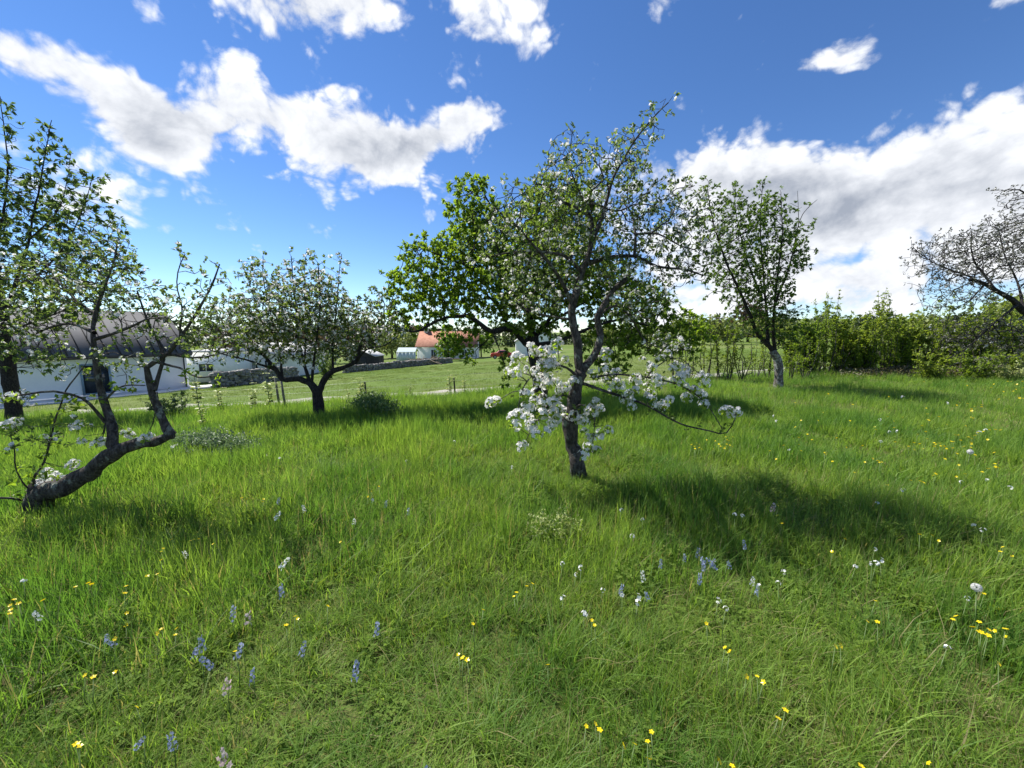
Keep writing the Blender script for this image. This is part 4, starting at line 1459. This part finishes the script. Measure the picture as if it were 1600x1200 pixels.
UP = [umbel_plant(1.0, 70 + i) for i in range(3)]
for i, (px, pb, pt, lab) in enumerate(((345, 641, 602, 'between the leaning tree and the stakes'), (312, 645, 585, 'beside the low dark shrub'), (395, 643, 600, 'just left of the paired stakes'),
                                       (423, 641, 585, 'growing against the paired stakes'), (565, 633, 592, 'beside the thin dark post right of the forked tree'), (702, 620, 580, 'beside the dark fence post on the lawn edge'),
                                       (725, 618, 588, 'just right of the dark fence post on the lawn edge'), (545, 632, 612, 'right beside the forked apple trunk'), (640, 620, 605, 'midway between the two dark fence posts'), (318, 668, 628, 'in front of the low dark shrub'))):
    c = gnd(px, pb)
    hh = at(px, pt, c[1])[2] - c[2]
    r = thing('umbel_plant', 'pale yellow green umbel plant ' + lab, 'plant', tuple(c), rng.uniform(0, 6.28), 'umbel plants along the fence')
    r.scale = (max(hh, .4),) * 3
    for nm, me in zip(('stem', 'flower_heads'), UP[i % 3]):
        o_ = bpy.data.objects.new(nm, me); COL.objects.link(o_); o_.parent = r
        if nm == 'flower_heads':
            o_['kind'] = 'stuff'


def herb_patch(name, label, px0, px1, py0, py1, n, L, mat, hgt, white=0):
    pos = []
    for i in range(n):
        u_, v_ = rng.normal() * .38, rng.normal() * .38
        p = gnd((px0 + px1) / 2 + u_ * (px1 - px0) / 2, (py0 + py1) / 2 + v_ * (py1 - py0) / 2)
        pos.append(p + (0, 0, hgt * rng.random() ** .7 * max(.2, 1 - u_ * u_)))
    pos = np.array(pos)
    k_ = np.repeat(np.arange(n), 6)
    N = len(k_)
    LL = rng.uniform(.6, 1.2, N) * L
    V, T = leaves_geo(pos[k_] + rand_unit(N) * L, unit(rand_unit(N) + (0, 0, .3)), unit(rand_unit(N) + (0, 0, 1)), LL, LL * .4)
    o_ = add_obj(name, np_mesh(name, V, [T], tint=np.repeat(rng.random(N), 2)), None, [mat])
    tag(o_, label, 'plants', kind='stuff')


herb_patch('herb_patch', 'feathery grey green herbs in the grass left of centre', 215, 430, 690, 722, 700, .05, 'herb_grey', .26)
herb_patch('cow_parsley_patch', 'dark leafy cow parsley right of the forked apple trunk', 525, 640, 634, 662, 600, .07, 'herb', .42)
herb_patch('weed_patch', 'pale leafy weeds in the grass in front of the central tree', 790, 940, 818, 868, 110, .028, 'umbel', .20)
herb_patch('hedge_bottom_growth', 'dry brownish growth along the foot of the hedge', 1240, 1640, 582, 594, 1200, .10, 'hedge_foot', .30)

# ------------------------------------------------------------------ far trees
def far_proto(seed, n=620, sx=1.0, sz=1.0):
    r_ = np.random.default_rng(seed)
    lob = unit(r_.normal(size=(9, 3))) * r_.uniform(.25, .6, (9, 1)) * (sx, sx, sz) + (0, 0, 1.05 * sz)
    lr = r_.uniform(.38, .62, 9)
    k_ = r_.integers(0, 9, n)
    q_ = unit(r_.normal(size=(n, 3)))
    pos = lob[k_] + q_ * (lr[k_] * r_.uniform(.75, 1.05, n))[:, None]
    pos[:, 2] = np.maximum(pos[:, 2], .12)
    LL = r_.uniform(.12, .24, n)
    V, T = leaves_geo(pos, unit(q_ + r_.normal(size=(n, 3)) * .7), unit(q_ + r_.normal(size=(n, 3)) * .5), LL, LL * .8)
    cm = np_mesh('crown', V, [T], tint=np.repeat(r_.random(n), 2))
    tv, tq, tt = tube_geo(np.array([(0, 0, -.1), (.02, 0, .5), (0, .02, 1.1)]), np.array([.07, .055, .03]), 6, True)
    tm = np_mesh('trunk', tv, [tq, tt], smooth=True)
    tm.materials.append(MATS['bark_dark'])
    return tm, cm


FP = [far_proto(100 + i, sx=.8 + .1 * i, sz=1.0) for i in range(4)]
FPM = {}
def far_tree(px, Y, w, h, mat, label, name='far_tree', group='trees and bushes beyond the fields', cat='tree', proto=0):
    x = at(px, 540, Y)[0]
    r = thing(name, label, cat, (x, Y, float(terr(x, Y)) - .1), rng.uniform(0, 6.28), group)
    r.scale = (w / 2, w / 2, h / 1.9)
    key = (proto, mat)
    if key not in FPM:
        me = FP[proto][1].copy()
        me.materials.append(MATS[mat])
        FPM[key] = me
    for nm, me in (('trunk', FP[proto][0]), ('crown', FPM[key])):
        o_ = bpy.data.objects.new(nm, me); COL.objects.link(o_); o_.parent = r
        if nm == 'crown':
            o_['kind'] = 'stuff'


FT = [(612, 82, 7.5, 5.6, 'leaf_far_pale', 'round pale green willow like bush left of the greenhouse', 0),
      (640, 95, 6, 6, 'leaf_far_pale', 'pale green tree behind the greenhouse', 1),
      (588, 78, 4, 3.8, 'leaf_far_pale', 'small pale bush between the black shed and the round bush', 2),
      (700, 66, 5.5, 6.2, 'leaf_dark', 'green tree in front of the orange tiled roof', 3),
      (752, 80, 5, 5, 'leaf_dark', 'green bush right of the orange roofed house', 1),
      (548, 62, 5, 4.0, 'leaf_far', 'dark bush left of the black shed', 1),
      (505, 66, 7, 5.5, 'leaf_far_brown', 'brownish tree above the lawn seen through the forked tree', 2),
      (458, 70, 8, 7.0, 'leaf_far_brown', 'reddish brown tree behind the boarded house', 3),
      (1062, 62, 6, 4.8, 'leaf_far_pale', 'pale green bush at the left end of the far field edge', 0),
      (1098, 66, 7, 5.2, 'leaf_far_pale', 'pale yellow green tree left of the brown tree across the field', 1),
      (1118, 76, 5, 6.0, 'leaf_far_brown', 'slim reddish tree across the field', 2),
      (1140, 64, 6, 4.6, 'leaf_far_pale', 'rounded pale bush in front of the brown tree across the field', 3),
      (1168, 84, 9, 9.0, 'leaf_far_brown', 'large brown tree across the field left of the slim tree', 0),
      (1190, 70, 8, 5.0, 'leaf_far_pale', 'broad pale bush across the field behind the slim tree', 1),
      (1216, 78, 7, 6.4, 'leaf_far', 'dark green tree across the field behind the slim tree', 2),
      (1240, 66, 7, 4.6, 'leaf_far_pale', 'pale bush across the field just right of the slim tree', 3),
      (1290, 84, 9, 6.5, 'leaf_far', 'far green tree behind the left half of the hedge', 0),
      (1360, 88, 9, 6.5, 'leaf_far', 'far green tree behind the middle of the hedge', 1),
      (1430, 86, 10, 7, 'leaf_far_pale', 'far pale tree behind the right half of the hedge', 2),
      (1500, 84, 9, 8, 'leaf_far', 'far dark tree behind the twiggy apple crown', 3),
      (1560, 80, 10, 9, 'leaf_far_pale', 'far pale tree showing between the twiggy limbs', 0),
      (1600, 84, 10, 10.5, 'leaf_far_pale', 'tall pale tree on the rise at the right edge', 1),
      (1650, 80, 10, 11, 'leaf_far', 'dark tree on the rise beyond the right edge', 2),
      (940, 95, 8, 6.5, 'leaf_far_pale', 'pale tree across the field behind the central trunk', 1),
      (985, 90, 7, 6, 'leaf_far', 'dark tree across the field right of the central trunk', 2),
      (1025, 80, 7, 5.5, 'leaf_far_pale', 'pale bush across the field behind the low blossom bough', 3)]
for f in FT:
    far_tree(f[0], f[1], f[2], f[3], f[4], f[5], proto=f[6], cat='bush' if 'bush' in f[5] else 'tree')

# far dark wood along the skyline: one mass
def far_wood(name, label, x0, x1, Y0, Y1_, n, hmin, hmax, mat):
    Vs, Ts, tis, off = [], [], [], 0
    for i in range(n):
        px = x0 + (x1 - x0) * (i + rng.random()) / n
        Y = rng.uniform(Y0, Y1_)
        x = at(px, 540, Y)[0]
        hgt = rng.uniform(hmin, hmax)
        w = rng.uniform(4, 7)
        m_ = 260
        q_ = rand_unit(m_)
        pos = q_ * rng.uniform(.7, 1.05, (m_, 1)) * (w * .6, w * .6, hgt * .5) + (x, Y, terr(x, Y) + hgt * .5)
        LL = rng.uniform(.7, 1.5, m_)
        V, T = leaves_geo(pos, unit(q_ + rand_unit(m_) * .8), unit(q_ + rand_unit(m_) * .6), LL, LL * .8)
        Vs.append(V); Ts.append(T + off); off += len(V)
        tis.append(np.repeat(np.clip(rng.random() * .6 + rng.random(m_) * .4, 0, 1), 2))
    o_ = add_obj(name, np_mesh(name, np.vstack(Vs), [np.vstack(Ts)], tint=np.concatenate(tis)), None, [mat])
    tag(o_, label, 'wood', kind='stuff')


far_wood('distant_wood', 'dark distant wood along the skyline behind the houses', 150, 860, 150, 190, 70, 7.0, 11.5, 'leaf_far')
far_wood('distant_copse', 'hazy green wood along the far edge of the fields on the right', 830, 1720, 150, 220, 80, 3.5, 6, 'leaf_far')
far_wood('distant_brown_wood', 'leafless brown trees in the far wood behind the forked apple tree', 330, 720, 140, 150, 26, 6, 9, 'leaf_far_brown')


# ================================================================== GRASS
def tuft_mesh(n, h, w, rad, seg, lean, dry=.05, seed=0):
    r_ = np.random.default_rng(seed)
    a, q = r_.uniform(0, 6.283, n), np.sqrt(r_.random(n)) * rad
    base = np.stack([np.cos(a) * q, np.sin(a) * q, np.full(n, -.01)], -1)
    az = a + r_.normal(size=n) * 1.1
    D_ = np.stack([np.cos(az), np.sin(az), 0 * az], -1)
    S = np.stack([-np.sin(az), np.cos(az), 0 * az], -1)
    S = unit(S + D_ * r_.normal(size=(n, 1)) * .5)
    hh = h * r_.uniform(.45, 1.15, n)
    ln = lean * r_.uniform(.1, 1.0, n) ** 1.3 * hh * 1.2
    ww = w * r_.uniform(.6, 1.25, n)
    V = []
    T_, off = [], 0
    rows = []
    for k_ in range(seg + 1):
        t = k_ / seg
        c = base + D_ * (ln * t * t)[:, None] + np.array((0, 0, 1.0)) * (hh * (t - .28 * t * t * np.minimum(1, ln / hh)))[:, None]
        wk = ww * (1 - t ** 1.7) * (.75 + .5 * min(t * 2, 1) * .5)
        if k_ < seg:
            rows.append(np.stack([c - S * wk[:, None] / 2, c + S * wk[:, None] / 2], 1))
        else:
            rows.append(c[:, None])
    V = np.concatenate(rows, 1)                       # n, 2*seg+1, 3
    m_ = 2 * seg + 1
    o_ = np.arange(n)[:, None] * m_
    Q = [o_ + np.array([[2 * k_, 2 * k_ + 1, 2 * k_ + 3, 2 * k_ + 2]]) for k_ in range(seg - 1)]
    T_ = o_ + np.array([[2 * seg - 2, 2 * seg - 1, 2 * seg]])
    ti = r_.uniform(0, .9, n)
    ti[r_.random(n) < dry] = 1.0
    Fl = ([np.concatenate(Q)] if Q else []) + [T_]
    tint = np.concatenate([np.tile(ti, len(Q))] + [ti])
    return np_mesh('tuft', V.reshape(-1, 3), Fl, tint=tint)


def clover_mesh(n, rad, h, L, seed):
    global rng
    keep = rng
    rng = np.random.default_rng(seed)
    a, q = rng.uniform(0, 6.283, n), np.sqrt(rng.random(n)) * rad
    c = np.stack([np.cos(a) * q, np.sin(a) * q, rng.uniform(.3, 1, n) * h], -1)
    k_ = np.repeat(np.arange(n), 3)
    b_ = np.tile(np.arange(3) * 2.09, n) + np.repeat(rng.uniform(0, 6.28, n), 3)
    d = np.stack([np.cos(b_), np.sin(b_), rng.uniform(-.2, .5, len(b_))], -1)
    V, T = leaves_geo(c[k_], d, unit(rand_unit(len(b_)) * .3 + (0, 0, 1)), L, L * .8, .12)
    ti = np.repeat(rng.uniform(0, .6, len(b_)), 2)
    rng = keep
    me = np_mesh('tuft', V, [T], tint=ti)
    me.materials.append(MATS['clover'])
    return me


def weed_mesh(n, L, seed):
    global rng
    keep = rng
    rng = np.random.default_rng(seed)
    a = rng.uniform(0, 6.283, n)
    el = rng.uniform(.35, 1.3, n)
    d = np.stack([np.cos(a) * np.cos(el), np.sin(a) * np.cos(el), np.sin(el)], -1)
    LL = L * rng.uniform(.6, 1.2, n)
    V, T = leaves_geo(np.zeros((n, 3)), d, np.tile((0, 0, 1.0), (n, 1)), LL, LL * .30, .12, .25)
    ti = np.repeat(rng.uniform(.1, 1, n), 2)
    rng = keep
    me = np_mesh('tuft', V, [T], tint=ti)
    me.materials.append(MATS['clover'])
    return me


def scatter(name, label, pts, rot, scl, idx, meshes, mat, cat='grass', realize=False):
    src = bpy.data.collections.new(name + '_kinds')
    for i, me in enumerate(meshes):
        if not me.materials:
            me.materials.append(MATS[mat if i < len(meshes) else mat])
        o_ = bpy.data.objects.new('%s_kind_%02d' % (name, i), me)
        src.objects.link(o_)
    me = bpy.data.meshes.new(name)
    me.vertices.add(len(pts))
    me.vertices.foreach_set('co', np.ascontiguousarray(pts, np.float32).ravel())
    for nm, typ, dat, key in (('rot', 'FLOAT_VECTOR', rot, 'vector'), ('scl', 'FLOAT_VECTOR', scl, 'vector'), ('pick', 'INT', idx, 'value')):
        at_ = me.attributes.new(nm, typ, 'POINT')
        at_.data.foreach_set(key, np.ascontiguousarray(dat, np.int32 if typ == 'INT' else np.float32).ravel())
    me.update()
    ob = add_obj(name, me)
    tag(ob, label, cat, kind='stuff')
    ng = bpy.data.node_groups.new(name + '_scatter', 'GeometryNodeTree')
    ng.interface.new_socket('Geometry', in_out='INPUT', socket_type='NodeSocketGeometry')
    ng.interface.new_socket('Geometry', in_out='OUTPUT', socket_type='NodeSocketGeometry')
    N = ng.nodes
    gi, go = N.new('NodeGroupInput'), N.new('NodeGroupOutput')
    ci = N.new('GeometryNodeCollectionInfo')
    ci.inputs['Collection'].default_value = src
    ci.inputs['Separate Children'].default_value = True
    ci.inputs['Reset Children'].default_value = True
    ip = N.new('GeometryNodeInstanceOnPoints')
    ip.inputs['Pick Instance'].default_value = True
    at_ = {}
    for nm, dt in (('rot', 'FLOAT_VECTOR'), ('scl', 'FLOAT_VECTOR'), ('pick', 'INT')):
        a_ = N.new('GeometryNodeInputNamedAttribute')
        a_.data_type = dt
        a_.inputs['Name'].default_value = nm
        at_[nm] = a_.outputs[0]
    L_ = ng.links.new
    L_(gi.outputs[0], ip.inputs['Points'])
    L_(ci.outputs[0], ip.inputs['Instance'])
    L_(at_['pick'], ip.inputs['Instance Index'])
    L_(at_['rot'], ip.inputs['Rotation'])
    L_(at_['scl'], ip.inputs['Scale'])
    if realize:
        rl = N.new('GeometryNodeRealizeInstances')
        L_(ip.outputs[0], rl.inputs[0])
        L_(rl.outputs[0], go.inputs[0])
    else:
        L_(ip.outputs[0], go.inputs[0])
    md = ob.modifiers.new('scatter', 'NODES')
    md.node_group = ng
    return ob


def wedge(r0, r1, dens, half=R(64)):
    n = int(half * (r1 * r1 - r0 * r0) * dens)
    r = np.sqrt(rng.uniform(r0 * r0, r1 * r1, n))
    a = rng.uniform(-half, half, n)
    x, y = r * np.sin(a), r * np.cos(a) - .35
    return x, y


def patch_noise(x, y, s, seed=0.0):
    return np.array([mnoise.noise(Vector((px * s, py * s, seed))) for px, py in zip(x, y)])


def grass_field(name, label, r0, r1, dens, meshes, n_plain, hscale, mat='grass', lawn=False, special=(), straw=(), tall=(), weeds=(), realize=True):
    x, y = wedge(r0, r1, dens)
    t = track_side(x, y)
    ok = (t > .55) if lawn else (t < -.45)
    x, y = x[ok], y[ok]
    n = len(x)
    z = terr(x, y)
    p1 = patch_noise(x, y, .85, 3.3) + .5 * patch_noise(x, y, 2.3, 8.1)
    h = hscale * (1 + .75 * np.clip(p1, -.65, 1.0)) * rng.uniform(.75, 1.25, n)
    wdt = rng.uniform(.85, 1.2, n)
    idx = rng.integers(0, n_plain or len(meshes), n)
    if special:
        p2 = patch_noise(x, y, 1.7, 15.0)
        sel = (p2 > .12) & (rng.random(n) < .16)
        idx[sel] = rng.choice(special, sel.sum())
        p3 = patch_noise(x, y, 1.15, 31.0)
        sel = (p3 > .36) & (rng.random(n) < .45)
        idx[sel] = rng.choice(straw, sel.sum())
        p4 = patch_noise(x, y, 2.1, 47.0)
        sel = (p4 > .18) & (rng.random(n) < .22)
        idx[sel] = rng.choice(tall, sel.sum())
        p5 = patch_noise(x, y, 3.1, 63.0)
        sel = (p5 > .10) & (rng.random(n) < .10)
        idx[sel] = rng.choice(weeds, sel.sum())
    rot = np.stack([rng.normal(size=n) * .12, rng.normal(size=n) * .12, rng.uniform(0, 6.283, n)], -1)
    scl = np.stack([wdt, wdt, h], -1)
    return scatter(name, label, np.stack([x, y, z], -1), rot, scl, idx, meshes, mat, realize=realize)


near_t = [tuft_mesh(26, .17, .0047, .055, 3, .95, .12, 200 + i) for i in range(14)] + [clover_mesh(16, .07, .09, .016, 230 + i) for i in range(3)] + \
    [tuft_mesh(20, .12, .0040, .07, 3, 1.2, .62, 400 + i) for i in range(3)] + [tuft_mesh(16, .25, .0056, .045, 4, 1.2, .05, 410 + i) for i in range(4)] + [weed_mesh(11, .105, 440 + i) for i in range(3)]
mid_t = [tuft_mesh(24, .19, .0058, .085, 2, .9, .05, 250 + i) for i in range(12)] + [clover_mesh(16, .10, .12, .020, 270 + i) for i in range(2)] + \
    [tuft_mesh(18, .14, .0050, .10, 2, 1.1, .5, 420 + i) for i in range(2)] + [tuft_mesh(18, .30, .0068, .07, 3, 1.1, .04, 430 + i) for i in range(3)] + [weed_mesh(12, .12, 450 + i) for i in range(3)]
far_t = [tuft_mesh(26, .22, .0095, .15, 2, .8, .04, 300 + i) for i in range(10)]
lawn_t = [tuft_mesh(22, .09, .016, .30, 1, .7, .06, 330 + i) for i in range(8)]
grass_field('meadow_grass_near', 'tangled green grass in the foreground of the orchard', .75, 2.7, 390, near_t, 14, .82, special=(14, 15, 16), straw=(17, 18, 19), tall=(20, 21, 22, 23), weeds=(24, 25, 26))
grass_field('meadow_grass_middle', 'bright green meadow grass between the trees', 2.7, 5.6, 230, mid_t, 12, 1.1, special=(12, 13), straw=(14, 15), tall=(16, 17, 18), weeds=(19, 20, 21))
grass_field('meadow_grass_rear', 'tall green grass at the back of the orchard', 5.6, 10.5, 95, far_t, 0, 1.1)
grass_field('meadow_grass_edge', 'tall green grass at the foot of the hedge and fence', 10.5, 27, 26, far_t, 0, 1.15, realize=False)
grass_field('lawn_grass', 'short mown grass of the lawn beyond the track', 11, 46, 7, lawn_t, 0, 1.0, mat='lawn', lawn=True, realize=False)


# ================================================================== FLOWERS
def stem_mesh(mat, r=.0016):
    V, Q, T = tube_geo(np.array([(0, 0, -.02), (.012, .004, .5), (0, 0, 1.0)]), np.array([r * 1.3, r, r]), 4, True)
    me = np_mesh('stem', V, [Q, T], smooth=True, tint=np.full(len(Q) + len(T), .5))
    me.materials.append(MATS[mat])
    return me


def butter_head(seed):
    C = np.zeros((1, 3))
    V, T, ti = flowers_geo(C, np.array([[rng.normal() * .25, rng.normal() * .25 - .2, 1.0]]), .0125)
    me = np_mesh('flower_head', V, [T], tint=ti)
    me.materials.append(MATS['petal_yellow'])
    return me


def bell_head(mat, seed, n=13, hgt=.085):
    r_ = np.random.default_rng(seed)
    t = np.linspace(-1, 0, n)
    a = np.arange(n) * 2.4
    d = np.stack([np.cos(a), np.sin(a), -.1 + 0 * a], -1)
    C = d * (.012 * (1.1 - .5 * (t + 1)))[:, None] + np.stack([0 * t, 0 * t, t * hgt], -1)
    V, T, ti = flowers_geo(C, d + r_.normal(size=(n, 3)) * .3, .0105)
    me = np_mesh('flower_head', V, [T], tint=ti)
    me.materials.append(MATS[mat])
    return me


def white_head(seed, n=4):
    d = unit(rand_unit(n) + (0, 0, .8))
    V, T, ti = flowers_geo(d * .014, d, .0115)
    me = np_mesh('flower_head', V, [T], tint=ti)
    me.materials.append(MATS['petal_white'])
    return me


def clock_head():
    n = 150
    d = rand_unit(n)
    V, T = leaves_geo(d * .006, d, rand_unit(n), .022, .0035, 0, 0)
    V2, T2, ti2 = flowers_geo(d * .023, d, .0055)
    me = np_mesh('seed_head', np.vstack([V, V2]), [np.vstack([T, T2 + len(V)])], tint=np.concatenate([np.full(len(T), .5), ti2]))
    me.materials.append(MATS['pappus'])
    return me


SG, SBn = stem_mesh('stem_green'), stem_mesh('stem_green', .0026)
BUT = [butter_head(i) for i in range(6)]
BLU = [bell_head('petal_blue', i) for i in range(4)]
WHB = [bell_head('petal_white', 10 + i, 11, .07) for i in range(2)]
WHT = [white_head(i, 3 + i) for i in range(3)]
PNK = [bell_head('petal_pink', 20, 9, .06)]
CLK = clock_head()

ZONES = [  # x0, x1, y0, y1 in the photograph, and what one finds there
    (1475, 1600, 915, 1045, 'around the big white dandelion clock'),
    (880, 1060, 1110, 1200, 'at the bottom edge right of centre'),
    (1060, 1330, 1090, 1200, 'near the bottom edge towards the right'),
    (1330, 1600, 1090, 1200, 'near the bottom right corner'),
    (1080, 1220, 960, 1090, 'in the short grass of the right foreground'),
    (1220, 1475, 920, 1090, 'left of the white dandelion clock'),
    (1040, 1200, 830, 960, 'in the shade right of the central tree'),
    (840, 1040, 860, 1110, 'in the foreground grass below the central trunk'),
    (640, 840, 900, 1110, 'in the foreground left of the central trunk'),
    (400, 640, 900, 1110, 'in the middle of the left foreground'),
    (0, 110, 890, 1100, 'at the left edge of the foreground'),
    (110, 400, 890, 1060, 'in the left foreground grass'),
    (0, 640, 1060, 1200, 'near the bottom left corner'),
    (640, 880, 1110, 1200, 'at the bottom edge in the middle'),
    (0, 420, 790, 890, 'right of the leaning trunk foot'),
    (420, 700, 740, 890, 'between the leaning and the central tree'),
    (700, 960, 740, 900, 'in the grass just before the central trunk'),
    (1070, 1160, 660, 720, 'in the drift under the low blossom bough'),
    (1200, 1600, 790, 920, 'in the right middle ground'),
    (1160, 1360, 590, 670, 'far back in the meadow before the slim tree'),
    (1160, 1360, 670, 800, 'in the open meadow before the slim tree'),
    (1360, 1500, 590, 660, 'far back in the meadow before the hedge'),
    (1360, 1500, 660, 690, 'halfway back in the meadow before the hedge'),
    (1360, 1500, 690, 800, 'in the nearer meadow before the hedge'),
    (1500, 1600, 590, 655, 'far back in the meadow by the right edge'),
    (1500, 1600, 655, 690, 'halfway back in the meadow by the right edge'),
    (1500, 1600, 690, 800, 'in the nearer meadow by the right edge'),
    (960, 1200, 720, 870, 'in the grass right of the central trunk'),
    (0, 1600, 0, 1200, 'in the orchard grass'),
]
RB = []     # flowers to place: kind, px, py
for p in [(22, 937), (16, 946), (29, 943), (17, 953), (15, 959), (67, 938), (118, 917), (138, 911), (143, 913), (230, 900), (246, 897), (195, 927), (197, 916), (198, 958), (172, 951), (197, 977), (252, 983),
          (247, 989), (276, 982), (274, 992), (180, 1050), (133, 1055), (146, 1058), (213, 1105), (119, 1163), (125, 1166), (255, 857), (252, 862), (252, 875), (268, 843), (297, 845), (303, 843), (310, 842),
          (333, 850), (367, 1018), (180, 998), (461, 963), (465, 967), (447, 977), (512, 947), (755, 953), (739, 975), (716, 1023), (723, 1028), (730, 1031), (532, 847), (823, 916), (832, 912), (837, 912),
          (807, 926), (803, 932), (925, 969), (929, 977), (1104, 974), (1133, 1012), (1140, 1018), (1166, 1057), (1183, 1057), (1193, 1066), (916, 1135), (930, 1131), (937, 1141), (974, 1165), (992, 1163),
          (1018, 1144), (1012, 1159), (1014, 1186), (1123, 1189), (1144, 1197), (856, 1039), (1368, 939), (1355, 971), (1371, 972), (1305, 1010), (1313, 1009), (1227, 1110), (1216, 1123), (1452, 1193), (1346, 1198),
          (1489, 968), (1494, 963), (1520, 980), (1530, 972), (1533, 988), (1528, 987), (1545, 984), (1555, 986), (1544, 993), (1571, 983), (1572, 995), (1560, 1037), (1538, 928), (1467, 845), (1437, 835), (1456, 836),
          (1567, 855), (1563, 862), (1581, 869), (580, 768), (592, 760), (575, 776), (410, 784), (378, 778), (385, 780), (318, 800), (412, 780), (1215, 790), (1222, 818), (1300, 862), (1320, 842)]:
    RB.append(('buttercup', p[0], p[1]))
for i in range(26):
    RB.append(('buttercup', rng.uniform(1080, 1145), rng.uniform(682, 702)))
for (cx_, cy_, sx_, sy_, n_) in ((1480, 688, 40, 10, 16), (1460, 696, 12, 6, 8), (1415, 750, 50, 8, 9), (1370, 716, 20, 5, 5), (1520, 690, 14, 10, 10), (1560, 732, 14, 6, 5), (1510, 740, 12, 4, 4), (1575, 606, 25, 12, 14),
                              (1480, 660, 40, 16, 14), (1540, 640, 30, 16, 10), (1250, 690, 40, 30, 10), (1330, 690, 40, 30, 10), (1390, 640, 60, 20, 12), (1250, 640, 40, 30, 6)):
    for i in range(n_):
        RB.append(('buttercup', float(np.clip(cx_ + rng.normal() * sx_, 1165, 1598)), float(np.clip(cy_ + rng.normal() * sy_, 596, 790))))
for p in [(167, 992), (165, 1000), (312, 995), (308, 1012), (314, 1028), (365, 948), (378, 1005), (395, 1045), (439, 915), (590, 972), (476, 1003), (558, 1032), (225, 1153), (266, 1147), (1070, 866), (1092, 857),
          (1096, 870), (1106, 872), (1117, 875), (1101, 876), (1162, 844), (973, 914), (1033, 874), (1137, 877), (638, 794), (604, 782), (582, 780), (1094, 895), (436, 778), (668, 1200), (1009, 925), (1185, 915)]:
    RB.append(('bluebell', p[0], p[1]))
for p in [(473, 790), (554, 812), (52, 957), (1003, 892), (1177, 903), (438, 800), (451, 872), (287, 862)]:
    RB.append(('white_bluebell', p[0], p[1]))
for p in [(37, 908), (879, 881), (908, 887), (900, 898), (880, 935), (913, 959), (972, 931), (997, 932), (997, 941), (1122, 938), (1134, 951), (1186, 916), (1216, 911), (1225, 893), (1367, 858), (1337, 885), (1362, 881),
          (1369, 880), (1376, 875), (1522, 821), (1536, 828), (971, 797), (1004, 812), (1148, 804), (1160, 806), (1512, 935), (942, 922), (1376, 690), (1402, 674), (1411, 766), (1502, 753), (1543, 750), (1578, 762), (1371, 786),
          (1213, 658), (1209, 650), (1233, 703), (1540, 672), (1530, 676), (1375, 656), (1390, 675), (1410, 620), (1480, 630), (635, 720), (710, 690), (437, 716), (270, 698), (1480, 1012), (800, 730), (988, 838)]:
    RB.append(('white_flower', p[0], p[1]))
for p in [(356, 1060), (345, 1175), (387, 957), (1210, 788)]:
    RB.append(('pink_flower', p[0], p[1]))
for p in [(1526, 918), (1516, 706)]:
    RB.append(('dandelion_clock', p[0], p[1]))

SPEC = {  # name, category, phrase, heads, stem mesh, head height, scale
    'buttercup': ('buttercup', 'flower', 'yellow buttercup', BUT, SG, (.16, .26), (.72, 1.02)),
    'bluebell': ('bluebell', 'flower', 'pale blue bluebell spike', BLU, SG, (.16, .23), (.6, .85)),
    'white_bluebell': ('white_bluebell', 'flower', 'white bell flower spike', WHB, SG, (.18, .25), (.65, .95)),
    'white_flower': ('white_flower', 'flower', 'small white flower', WHT, SG, (.17, .26), (.65, .95)),
    'pink_flower': ('pink_flower', 'flower', 'faded pinkish flower spike', PNK, SG, (.18, .24), (.9, 1.2)),
    'dandelion_clock': ('dandelion_clock', 'dandelion', 'round white dandelion clock', [CLK], SBn, (.30, .34), (.8, .9)),
}
rows = {}
for kd, px, py in RB:
    for zi, zn in enumerate(ZONES):
        if zn[0] <= px < zn[1] and zn[2] <= py < zn[3] or zi == len(ZONES) - 1:
            break
    rows.setdefault((kd, zi), []).append((px, py))
for (kd, zi), lst in rows.items():
    nm, cat, phrase, heads, stm, hr, sr = SPEC[kd]
    lst.sort()
    for q, (px, py) in enumerate(lst):
        hgt = rng.uniform(*hr)
        c = ground_hit(px, py, hgt)
        z0 = float(terr(c[0], c[1]))
        dist = float(np.linalg.norm(c - CAM))
        if len(lst) == 1:
            lab = '%s %s' % (phrase, ZONES[zi][4])
        elif len(lst) <= 39:
            lab = '%s %s %s' % (ORD[q] + ' from the left,', phrase, ZONES[zi][4])
        else:
            lab = '%s %s' % (phrase, ZONES[zi][4])
        if kd == 'dandelion_clock':
            lab = ('tall white dandelion clock in the meadow before the hedge' if py < 800 else
                   'big white dandelion clock on a tall stem in the right foreground' if py < 950 else
                   'dandelion clock on a pale stem beside the yellow cluster by the right edge')
        r = thing(nm, lab, cat, (c[0], c[1], z0), rng.uniform(0, 6.28), {'buttercup': 'yellow buttercups in the grass', 'bluebell': 'pale bluebells in the grass'}.get(kd, 'white and pink flowers in the grass'))
        s = rng.uniform(*sr) * (1 + .12 * max(0, dist - 4))
        s = min(s, 1.9)
        o1 = bpy.data.objects.new('seed_head' if kd == 'dandelion_clock' else 'flower_head', random.choice(heads))
        o2 = bpy.data.objects.new('stem', stm)
        for o_ in (o1, o2):
            COL.objects.link(o_)
            o_.parent = r
        o1.location = (0, 0, hgt)
        o1.scale = (s, s, s)
        o1.rotation_euler = (rng.normal() * .3, rng.normal() * .3, rng.uniform(0, 6.28))
        o2.scale = (1, 1, hgt)
